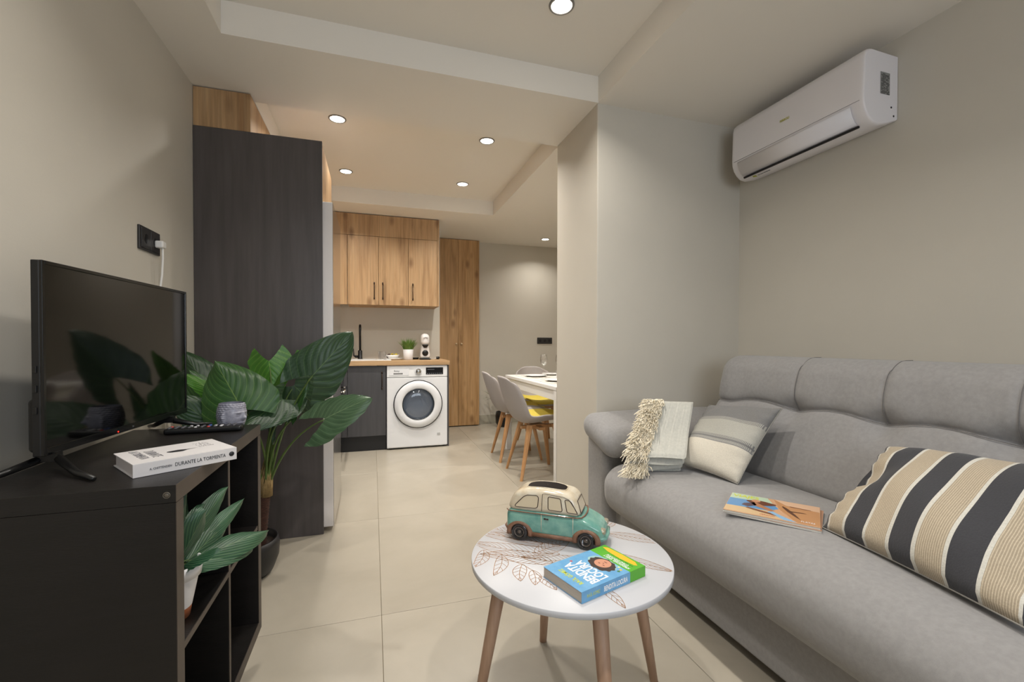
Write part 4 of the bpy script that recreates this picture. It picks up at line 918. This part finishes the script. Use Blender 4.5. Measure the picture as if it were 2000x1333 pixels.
text('subtitle', 'OTRAS AVENTURAS', .0125, mwt, t, o3(.203, .025), (0, 1, 0), (-1, 0, 0), ext=.0001, bold=.0002, sx=.72)
text('spine_author', 'RAÚL GÓMEZ', .012, mlime, t, (.018, -.0006, .010), (1, 0, 0), (0, 0, 1), ext=.0001, sx=.62)
text('spine_title', 'BENDITA LOCURA', .019, mwt, t, (.078, -.0006, .0075), (1, 0, 0), (0, 0, 1), ext=.0001, bold=.0005, sx=.56)
# ------------------------------------------------------------------ sofa
def fabric(name, c, c2, sc_=28, bump=.22):
    return mat(name, c, .95, c2=c2, vscale=sc_, bump=bump, bscale=1100, sheen=.25, spec=.2)
msofa = fabric('grey sofa fabric', '#999796', '#8f8d8c', 70)
t = thing('sofa', 'large grey fabric sofa with tufted backrest along the right wall', 'sofa', (1.64, 1.2, 0))
vs, fs = dense(1.185, 2.12, .24, 2.17, .045, .30, .015, (2, 10, 2)); mesh('base', vs, fs, msofa, t, True)
for x in (1.25, 2.05):
    for y in (.32, 2.08): B().lathe([(0, 0), (.022, 0), (.025, .046), (0, .046)], (x, y, 0), 16).obj('foot', m_black, t)
def seatf(p):
    x, y, z = p; top = max(0, (z-.25)/.235)
    z += top*(.010*sin(pi*min(1, max(0, (y-.4)/1.55)))+.012*sin(pi*(x-1.07)/.62))
    x -= .014*sin(pi*min(1, max(0, (z-.25)/.235)))*(1 if x < 1.2 else 0)
    z += .0025*sin(9*x+3*y)*sin(5*y-2*x)*top
    if x < 1.35: z += .02*(1-top)*(1.35-x)/.28*0
    return (x, y, z)
vs, fs = dense(1.085, 1.72, .25, 1.972, .235, .475, .095, (16, 40, 3), seatf, m=8); mesh('seat_cushion', vs, fs, msofa, t, True)
sy = [1.46, 1.11, .76, .41]
def backf(p):
    """p.x thickness 0..1 (front = 0), y along, z height"""
    th, y, z = p; zs = .335; fr_ = th
    near = [abs(y-a) for a in sy]; dn = min(near)
    hump = .026*(sin(pi*min(1, max(0, dn/.175)*.5)))**1.1
    zl = zs-.012+hump
    d = 0
    front = 1-min(1, th/.12)
    d += .021*exp(-abs(z-zl)/.018)*(1 if z < .6 else 0)
    for a in sy:
        d += .034*exp(-(((y-a)/.055)**2+((z-zl)/.05)**2))
        if z > zl: d += .010*exp(-abs(y-a)/.008)
        elif abs(a-1.11) < .01: d += .006*exp(-abs(y-a)/.010)*max(0, 1-z/.3)
    d += -.022*sin(pi*min(1, max(0, z/zl))) if z < zl else -.012*sin(pi*min(1, (z-zl)/(.56-zl)))
    d += .0015*sin(23*y+11*z)+.001*sin(41*y-17*z)
    x = 1.615+th+d*front + z*.40*(1-.22*z/.56)
    if z > .45: x += 0
    return (x, y, .455+z)
vs, fs = dense(0, .19, .45, 1.925, 0, .555, .07, (3, 170, 70), backf, m=9); mesh('backrest', vs, fs, msofa, t, True)
def bpt(y, z):
    zz = min(z, .5549); th = .07-sqrt(max(0, .07**2-(zz-.485)**2)) if zz > .485 else 0
    if z > .555: th = .07+(z-.555)
    q = [V(backf((th, y+a, zz+b_))) for a in (-.005, 0, .005) for b_ in (-.006, 0, .006)]; c = V(backf((th, y, zz)))
    return V((min(min(p.x for p in q), c.x)-.0008 if zz < .52 else c.x-.001, c.y, c.z+(.001 if zz > .52 else 0)))
def bseam(pts, nm): return B().tube([bpt(y, z) for y, z in pts], .0013, 5).obj(nm, mat('grey seam', '#6f6c6b', .95), t)
def zline(y): 
    dn = min(abs(y-a) for a in sy); return .335-.012+.026*(sin(pi*min(1, max(0, dn/.175)*.5)))**1.1
bseam([(y, zline(y)) for y in [.50+1.39*i/150 for i in range(151)]], 'seam')
for a in sy[:3]: bseam([(a, zline(a)+(.60-zline(a))*i/40) for i in range(41)], 'seam')
vs, fs = dense(1.96, 2.15, .30, 2.12, .05, .80, .04, (2, 6, 4)); mesh('back_frame', vs, fs, msofa, t, True)
vs, fs = dense(1.115, 2.10, 1.985, 2.178, .05, .59, .03, (8, 2, 6)); mesh('armrest', vs, fs, msofa, t, True)
def padf(p):
    x, y, z = p; k = (2.19-y)/.28
    z -= .085*k**1.4; z += .010*sin(pi*(x-1.08)/.9); x += .018*(1-min(1, (z-.45)/.2))*(1 if x < 1.2 else 0)
    return (x, y, z)
vs, fs = dense(1.075, 1.98, 1.905, 2.188, .562, .705, .068, (14, 4, 2), padf, m=7); mesh('arm_pad', vs, fs, msofa, t, True)
def seam(pts, nm='seam'): return B().tube(pts, .0028, 6).obj(nm, mat('grey seam', '#7b7775', .9), t)
vs, fs = dense(1.115, 2.10, .22, .236, .05, .56, .008, (8, 2, 6)); mesh('armrest', vs, fs, msofa, t, True)
# ------------------------------------------------------------------ cushions
def pillow(name, label, c, thick, mt, back=.35, pinch=.05, n_=40, seed=1, wr=.004, dent=None):
    c = [V(p) for p in c]; org_ = (c[0]+c[1])/2; tt = thing(name, label, 'cushion', tuple(org_))
    nrm = (c[2]-c[0]).cross(c[3]-c[1]).normalized()
    rnd = random.Random(seed); ph = [rnd.uniform(0, 6.28) for _ in range(6)]
    def pt(i, j, side):
        u, v = -1+2*i/n_, -1+2*j/n_
        uu = u*(1-pinch*(1-v*v)*abs(u)**3); vv = v*(1-pinch*(1-u*u)*abs(v)**3)
        a, b_ = (uu+1)/2, (vv+1)/2
        p = (c[0]*(1-a)+c[1]*a)*(1-b_)+(c[3]*(1-a)+c[2]*a)*b_
        e = max(0, (1-u**2))*max(0, (1-v**2)); h_ = thick*(e**.42)
        h_ += wr*(sin(5*u+ph[0]+2*v)*sin(4*v+ph[1])+.6*sin(11*u*v+ph[2]+3*u))*min(1, e*3)
        # edge gathers
        h_ += wr*1.2*sin(26*v+ph[3])*exp(-((1-abs(u))/.12))*(1 if e > .001 else 0)
        if dent: h_ -= dent[2]*exp(-((u-dent[0])/dent[3])**2-((v-dent[1])/dent[4])**2)
        return p+nrm*(h_ if side else -h_*back)
    vs = []; uv = []; fs = []
    for side in (1, 0):
        k0 = len(vs)
        for j in range(n_+1):
            for i in range(n_+1): vs.append(pt(i, j, side)); uv.append((i/n_, j/n_))
        for j in range(n_):
            for i in range(n_):
                q = (k0+j*(n_+1)+i, k0+j*(n_+1)+i+1, k0+(j+1)*(n_+1)+i+1, k0+(j+1)*(n_+1)+i); fs.append(q if side else q[::-1])
    o = mesh('cover', vs, fs, mt, tt, True, uv)
    bm = bmesh.new(); bm.from_mesh(o.data); bmesh.ops.remove_doubles(bm, verts=bm.verts, dist=.0002); bm.to_mesh(o.data); bm.free()
    e = B(); P = [pt(i, 0, 1) for i in range(n_)]+[pt(n_, j, 1) for j in range(n_)]+[pt(i, n_, 1) for i in range(n_, 0, -1)]+[pt(0, j, 1) for j in range(n_, 0, -1)]
    e.loop(P, .0022, 6); e.obj('edge_seam', msm, tt)
    return tt
msm = mat('cushion seam', '#8d8a84', .9)
def stripes(name, axis, stops, fine=0, finecol=None, stitch=None, rough=.9, wob=0):
    mt = bpy.data.materials.new(name); mt.use_nodes = True; nt = mt.node_tree; n = nt.nodes; L = nt.links; b = n['Principled BSDF']; b.inputs['Roughness'].default_value = rough; b.inputs['Sheen Weight'].default_value = .15
    tc = n.new('ShaderNodeTexCoord'); sp = n.new('ShaderNodeSeparateXYZ'); L.new(tc.outputs['UV'], sp.inputs[0])
    r = n.new('ShaderNodeValToRGB'); r.color_ramp.interpolation = 'CONSTANT'; e = r.color_ramp.elements
    e[0].position = 0; e[0].color = hx(stops[0][1]); e[1].position = stops[1][0]; e[1].color = hx(stops[1][1])
    for p, c in stops[2:]:
        x = e.new(p); x.color = hx(c)
    L.new(sp.outputs[axis], r.inputs[0]); out = r.outputs[0]
    if fine:
        w = n.new('ShaderNodeMath'); w.operation = 'MULTIPLY'; w.inputs[1].default_value = fine; L.new(sp.outputs[axis], w.inputs[0])
        s = n.new('ShaderNodeMath'); s.operation = 'FRACT'; L.new(w.outputs[0], s.inputs[0])
        g_ = n.new('ShaderNodeMath'); g_.operation = 'GREATER_THAN'; g_.inputs[1].default_value = .62; L.new(s.outputs[0], g_.inputs[0])
        # only on the tan stripes : where red/blue ratio is high
        sr = n.new('ShaderNodeSeparateColor'); L.new(r.outputs[0], sr.inputs[0]); df = n.new('ShaderNodeMath'); df.operation = 'SUBTRACT'; L.new(sr.outputs[0], df.inputs[0]); L.new(sr.outputs[2], df.inputs[1])
        g2 = n.new('ShaderNodeMath'); g2.operation = 'GREATER_THAN'; g2.inputs[1].default_value = .12; L.new(df.outputs[0], g2.inputs[0])
        mu = n.new('ShaderNodeMath'); mu.operation = 'MULTIPLY'; L.new(g_.outputs[0], mu.inputs[0]); L.new(g2.outputs[0], mu.inputs[1])
        m1 = n.new('ShaderNodeMixRGB'); L.new(mu.outputs[0], m1.inputs[0]); L.new(out, m1.inputs[1]); m1.inputs[2].default_value = hx(finecol); out = m1.outputs[0]
    if stitch:
        o_ax = 1-axis
        for (p0, p1, cs) in stitch:
            w = n.new('ShaderNodeMath'); w.operation = 'MULTIPLY'; w.inputs[1].default_value = 62; L.new(sp.outputs[o_ax], w.inputs[0])
            s = n.new('ShaderNodeMath'); s.operation = 'FRACT'; L.new(w.outputs[0], s.inputs[0])
            g_ = n.new('ShaderNodeMath'); g_.operation = 'GREATER_THAN'; g_.inputs[1].default_value = .5; L.new(s.outputs[0], g_.inputs[0])
            a = n.new('ShaderNodeMath'); a.operation = 'GREATER_THAN'; a.inputs[1].default_value = p0; L.new(sp.outputs[axis], a.inputs[0])
            c = n.new('ShaderNodeMath'); c.operation = 'LESS_THAN'; c.inputs[1].default_value = p1; L.new(sp.outputs[axis], c.inputs[0])
            q = n.new('ShaderNodeMath'); q.operation = 'MULTIPLY'; L.new(a.outputs[0], q.inputs[0]); L.new(c.outputs[0], q.inputs[1])
            q2 = n.new('ShaderNodeMath'); q2.operation = 'MULTIPLY'; L.new(q.outputs[0], q2.inputs[0]); L.new(g_.outputs[0], q2.inputs[1])
            m1 = n.new('ShaderNodeMixRGB'); L.new(q2.outputs[0], m1.inputs[0]); L.new(out, m1.inputs[1]); m1.inputs[2].default_value = hx(cs); out = m1.outputs[0]
    no = n.new('ShaderNodeTexNoise'); no.inputs['Scale'].default_value = 260; L.new(tc.outputs['Object'], no.inputs[0])
    mr = n.new('ShaderNodeMapRange'); mr.inputs['To Min'].default_value = .78; mr.inputs['To Max'].default_value = 1.12; L.new(no.outputs[0], mr.inputs[0])
    m3 = n.new('ShaderNodeMixRGB'); m3.blend_type = 'MULTIPLY'; m3.inputs[0].default_value = 1; L.new(out, m3.inputs[1]); L.new(mr.outputs[0], m3.inputs[2]); L.new(m3.outputs[0], b.inputs['Base Color'])
    bp = n.new('ShaderNodeBump'); bp.inputs['Strength'].default_value = .4; bp.inputs['Distance'].default_value = .002; L.new(no.outputs[0], bp.inputs['Height']); L.new(bp.outputs[0], b.inputs['Normal'])
    return mt
D, Wh, Ta = '#3a3a3e', '#d3d0c6', '#a89a85'
st = [(0, D), (.035, Wh), (.050, Ta), (.145, Wh), (.162, D), (.275, Wh), (.292, Ta), (.405, Wh), (.422, D), (.535, Wh), (.552, Ta), (.665, Wh), (.682, D), (.795, Wh), (.812, Ta), (.93, Wh), (.945, D)]
ms = stripes('striped cushion fabric', 0, st, 110, '#c8baa2')
pillow('cushion', 'large beige, charcoal and white striped cushion leaning on the sofa backrest', [(1.335, 1.015, .500), (1.235, .500, .505), (1.60, .515, .765), (1.615, 1.005, .735)], .085, ms, back=.3, pinch=.03, seed=3, wr=.006, dent=(-.85, .12, .035, .28, .30))
Cr, Lg, Dg, Mg = '#d8d1c2', '#b1afa6', '#7c7b7a', '#8b8a88'
ms2 = stripes('two tone knitted fabric', 1, [(0, Cr), (.36, Mg), (.40, Dg), (.455, Lg), (.68, Lg), (.72, Dg)], 0, None, [(.375, .405, Lg), (.425, .475, Lg), (.675, .725, Dg)])
pillow('cushion', 'small cream and grey cushion with stitched bands beside the folded blanket', [(1.345, 1.735, .515), (1.415, 1.430, .500), (1.640, 1.425, .800), (1.60, 1.80, .765)], .062, ms2, back=.5, pinch=.05, seed=8, wr=.004)
# ------------------------------------------------------------------ magazines
zm = .4965
def mag(name, label, x, y, z, rz, pal, art):
    tt = thing(name, label, 'magazine', (x, y, z), radians(rz), 'magazines on the sofa seat', world=False)
    B().box(-.135, .135, -.104, .098, .0006, .0062).obj('pages', mat('magazine pages', '#cfcac0', .7), tt, bev=.0004, seg=1)
    B().box(-.136, .136, -.105, .099, .0062, .0068).obj('front_cover', mat('magazine '+pal, pal, .25), tt); B().box(-.136, .136, -.105, .099, 0, .0006).obj('back_cover', m_white, tt)
    if art:
        z_ = .0069
        def pg(nm, pts, c, dz=0): B().poly([(a, b_, z_+dz) for a, b_ in pts]).obj(nm, mat('print '+c, c, .3), tt)
        pg('sand_print', [(-.135, -.098), (.06, -.098), (-.005, -.035), (-.135, -.045)], '#d3b58a')
        pg('sea_print', [(-.135, -.045), (-.005, -.035), (.02, .0), (.0, .045), (-.135, .04)], '#5f92c2')
        pg('sky_print', [(-.135, .04), (.0, .045), (-.02, .098), (-.135, .098)], '#b7cbb2')
        pg('desert_print', [(.075, -.098), (.135, -.098), (.135, .098), (.0, .098), (.022, .0)], '#bd8a5c')
        pg('desert_light_print', [(.04, .05), (.135, .04), (.135, .098), (.0, .098)], '#d6b090', .0001)
        pg('sea_print', [(.0, -.03), (.03, -.06), (.075, -.098), (.04, -.098), (-.01, -.05)], '#8fb6d6', .0001)
        bl_ = lambda cx, cy, rx, ry, w=0: [(cx+rx*cos(q)*(1+w*sin(3*q)), cy+ry*sin(q)*(1+w*cos(4*q))) for q in [2*pi*i/24 for i in range(24)]]
        pg('hair_print', bl_(-.035, .030, .045, .022, .1), '#6b3f2a', .0002); pg('face_print', bl_(-.052, .044, .014, .014), '#c48f6c', .0003)
        pg('body_print', [(-.05, .03), (-.02, .0), (.01, -.025), (.0, -.04), (-.05, -.01), (-.065, .015)], '#b07a56', .0003)
        pg('dress_print', [(-.085, .0), (-.055, .025), (-.045, .0), (-.07, -.03), (-.09, -.02)], '#5a4650', .0003)
        pg('legs_print', [(-.07, -.035), (.0, -.055), (.02, -.075), (-.03, -.062), (-.075, -.045)], '#7c4f38', .0003)
        pg('figure_print', [(.03, .04), (.045, .02), (.07, -.03), (.085, -.07), (.07, -.05), (.045, -.01), (.028, .03)], '#5b3822', .0003); pg('figure_print', [(.05, .0), (.09, .005), (.10, .0), (.06, -.008)], '#5b3822', .0003); pg('figure_print', [(.05, .05), (.11, .045), (.11, .04), (.05, .043)], '#7c4a2c', .0003)
        yl = mat('masthead yellow', '#cfd43a', .4)
        text('masthead', 'VIAJES', .036, yl, tt, (-.128, .062, z_+.0003), (1, 0, 0), (0, 1, 0), ext=.0001, bold=.0006, sx=.85)
        text('cover_line', 'PLAYAS', .016, mwt, tt, (.085, -.085, z_+.0003), (1, 0, 0), (0, 1, 0), ext=.0001, sx=.7)
        text('cover_line', 'VERANO', .014, mat('headline red', '#c8503a', .4), tt, (-.03, -.088, z_+.0003), (1, 0, 0), (0, 1, 0), ext=.0001, sx=.8)
mag('magazine', 'lower orange brown magazine of the pair on the sofa seat', 1.303, 1.160, zm, -54, '#b98a6a', False)
mag('magazine', 'upper magazine with beach and desert cover photos on the sofa seat', 1.300, 1.166, zm+.0072, -52, '#cfa27c', True)
# ------------------------------------------------------------------ folded blanket
t = thing('blanket', 'folded pale grey woven blanket with cream fringe leaning on the sofa arm', 'blanket', (1.20, 1.70, .48))
p00, p10, p11, p01 = V((1.10, 1.765, .475)), V((1.325, 1.655, .492)), V((1.520, 1.835, .765)), V((1.275, 1.865, .778))
mbk = stripes('woven blanket fabric', 0, [(0, '#bdbdb8'), (.02, '#bfc0bb')], 0, None, None)
mbk = mat('pale woven fabric', '#dad8ce', .95, c2='#cdccc2', vscale=90, bump=.6, bscale=500)
nrm = (p11-p00).cross(p01-p10).normalized()
if nrm.y > 0: nrm = -nrm
n_ = 36
for lay in range(4):
    vs = []; fs = []; th = .016; o0 = .030-lay*.0200; lift = (3-lay)*.017
    for side in (1, 0):
        for j in range(n_+1):
            for i in range(n_+1):
                u, v = i/n_, j/n_; p = (p00*(1-u)+p10*u)*(1-v)+(p01*(1-u)+p11*u)*v
                e = min(1, min(u, 1-u)*n_/1.6, min(v, 1-v)*n_/1.6)**.5
                z = o0+(th/2 if side else -th/2)*e+.0022*sin(u*pi*2*15)*(side)*e+.004*sin(7*v+2*u+lay)+.003*sin(3*u-9*v+lay)
                p = p+V((0, 0, lift*(1-v)*1.0)); p = p+(p10-p00)*(.012*sin(5*v+lay)*(u-.5))+V((0, 0, 1))*(.006*sin(4*u+lay*1.7)*(1 if v < .1 else 0))
                bend = .035*(1-v)**3
                vs.append(p+nrm*(z+bend*.3))
    k1 = (n_+1)**2
    for j in range(n_):
        for i in range(n_):
            a = j*(n_+1)+i; fs.append((a, a+1, a+n_+2, a+n_+1)); fs.append((k1+a, k1+a+n_+1, k1+a+n_+2, k1+a+1))
    B_ = [j*(n_+1) for j in range(n_+1)]; Rr = [j*(n_+1)+n_ for j in range(n_+1)]; Bo = list(range(n_+1)); To = [n_*(n_+1)+i for i in range(n_+1)]
    for E_, fl in ((B_, 1), (Rr, 0), (Bo, 0), (To, 1)):
        for a, b_ in zip(E_[:-1], E_[1:]): fs.append((a, b_, k1+b_, k1+a) if not fl else (a, k1+a, k1+b_, b_))
    mesh('fold_layer', vs, fs, mbk, t, True)
fb = B(); rnd = random.Random(11)
for k in range(3000):
    v = rnd.random(); u = -.02+.36*rnd.random(); L_ = rnd.uniform(.02, .045)*(1.6 if v < .12 or rnd.random() < .12 else 1)
    p = (p00*(1-u)+p10*u)*(1-v)+(p01*(1-u)+p11*u)*v+nrm*(.040+.012*rnd.random())+V((0, 0, .050*(1-v) if v > .10 else 0))
    if u > .34: p = p+(p00-p10)*.02
    dn = ((p00-p01).normalized()*rnd.uniform(.1, 1.0)+(p00-p10).normalized()*rnd.uniform(-.1, .9)+nrm*rnd.uniform(-.1, .5)).normalized()
    if v < .12: dn = (dn+V((0, 0, -.55))+nrm*.4).normalized()
    w = V((rnd.uniform(-1, 1), rnd.uniform(-1, 1), rnd.uniform(-1, 1)))*.007
    q2 = p+dn*L_; q2.z = max(q2.z, .478)
    fb.tube([p, p+dn*L_*.5+w, q2], [.0026, .0024, .0012], 4, False)
o = fb.obj('fringe', mat('cream fringe', '#f6eedc', .95, c2='#e8dcc2', vscale=60), t); o['kind'] = 'stuff'; o['label'] = 'cream tasselled fringe'
# ------------------------------------------------------------------ air conditioner
t = thing('air_conditioner', 'white wall mounted air conditioner above the sofa', 'air conditioner', (2.07, 1.69, 2.03))
mac = mat('air conditioner white', '#e6e2e4', .35)
prof = [(2.168, 2.040), (2.168, 2.318), (2.010, 2.322), (1.990, 2.318), (1.975, 2.304), (1.968, 2.280), (1.963, 2.12), (1.965, 2.085), (1.976, 2.055), (1.995, 2.030), (2.020, 2.012), (2.055, 2.006), (2.11, 2.018)]
cx_, cz_ = 2.08, 2.17; vs = []; secs = [(1.335, .955), (1.337, .975), (1.343, .992), (1.355, 1.0), (2.029, 1.0), (2.041, .992), (2.047, .975), (2.049, .955)]
for (y, s_) in secs:
    for (x, z) in prof: vs.append((x if x > 2.16 else cx_+(x-cx_)*s_, y, cz_+(z-cz_)*s_))
m_ = len(prof); fs = [(i*m_+k, i*m_+(k+1) % m_, (i+1)*m_+(k+1) % m_, (i+1)*m_+k) for i in range(len(secs)-1) for k in range(m_)]+[tuple(range(m_))[::-1], tuple((len(secs)-1)*m_+k for k in range(m_))]
o = mesh('housing', vs, fs, mac, t); bm = bmesh.new(); bm.from_mesh(o.data); bmesh.ops.recalc_face_normals(bm, faces=bm.faces); bm.to_mesh(o.data); bm.free()
for pl_ in o.data.polygons: pl_.use_smooth = len(pl_.vertices) == 4
md = o.modifiers.new('b', 'EDGE_SPLIT'); md.split_angle = radians(50)
B().tube([(1.9635, 1.352, 2.103), (1.9635, 2.032, 2.103)], .0012, 5).obj('panel_seam', mat('seam grey', '#8f8a8c', .6), t)
# louvre flap following the lower front curve
lp = [(1.9640, 2.092), (1.9640, 2.082), (1.9735, 2.055), (1.989, 2.031), (2.002, 2.0205)]
vs = [(x-.0035, y, z-.001) for y in (1.385, 2.000) for (x, z) in lp]; k_ = len(lp)
o = mesh('louvre_flap', vs, [(i, i+1, k_+i+1, k_+i) for i in range(k_-1)], mac, t, True); md = o.modifiers.new('t', 'SOLIDIFY'); md.thickness = .003
B().box(2.004, 2.0125, 1.383, 2.002, 2.007, 2.0155).obj('air_slot', mat('slot dark', '#1c1718', .7), t)
gl = mat('green logo', '#b3b03a', .4)
text('logo', 'FERROLI', .016, gl, t, (1.9625, 1.735, 2.187), (0, -1, 0), (0, 0, 1), ext=.0002, bold=.0003, sx=.9)
lb_ = B().box(2.062, 2.118, 1.3335, 1.3345, 2.140, 2.232).obj('rating_label', mat('label grey', '#8b8b88', .6), t)
b = B(); rnd = random.Random(6)
for k in range(17):
    z = 2.226-k*.0052; x = 2.066
    while x < 2.113:
        w = rnd.uniform(.003, .010)
        if rnd.random() < .75: b.box(x, min(x+w, 2.115), 1.3329, 1.3334, z-.0028, z)
        x += w+.002
b.obj('label_print', mat('label ink', '#3c3c3b', .6), lb_)
B().poly([(2.030, 1.945, 2.0083), (2.026, 1.962, 2.0090), (2.040, 1.968, 2.0070), (2.047, 1.948, 2.0055)], (0, 0, -.0012)).obj('leaf_sticker', gl, t)
text('sticker_text', 'R32 ECO INVERTER', .009, mat('faint logo', '#6c6c70', .3), t, (2.040, 1.935, 2.0048), (0, -1, 0), (-.97, 0, .22), ext=.0006)
for (x, z) in ((2.13, 2.09), (2.145, 2.055)): B().lathe([(0, 1.3338), (.004, 1.3338), (.0045, 1.336)], (x, 0, z), 12, 'y').obj('screw_hole', mat('slot dark', '#1c1718', .7), t)
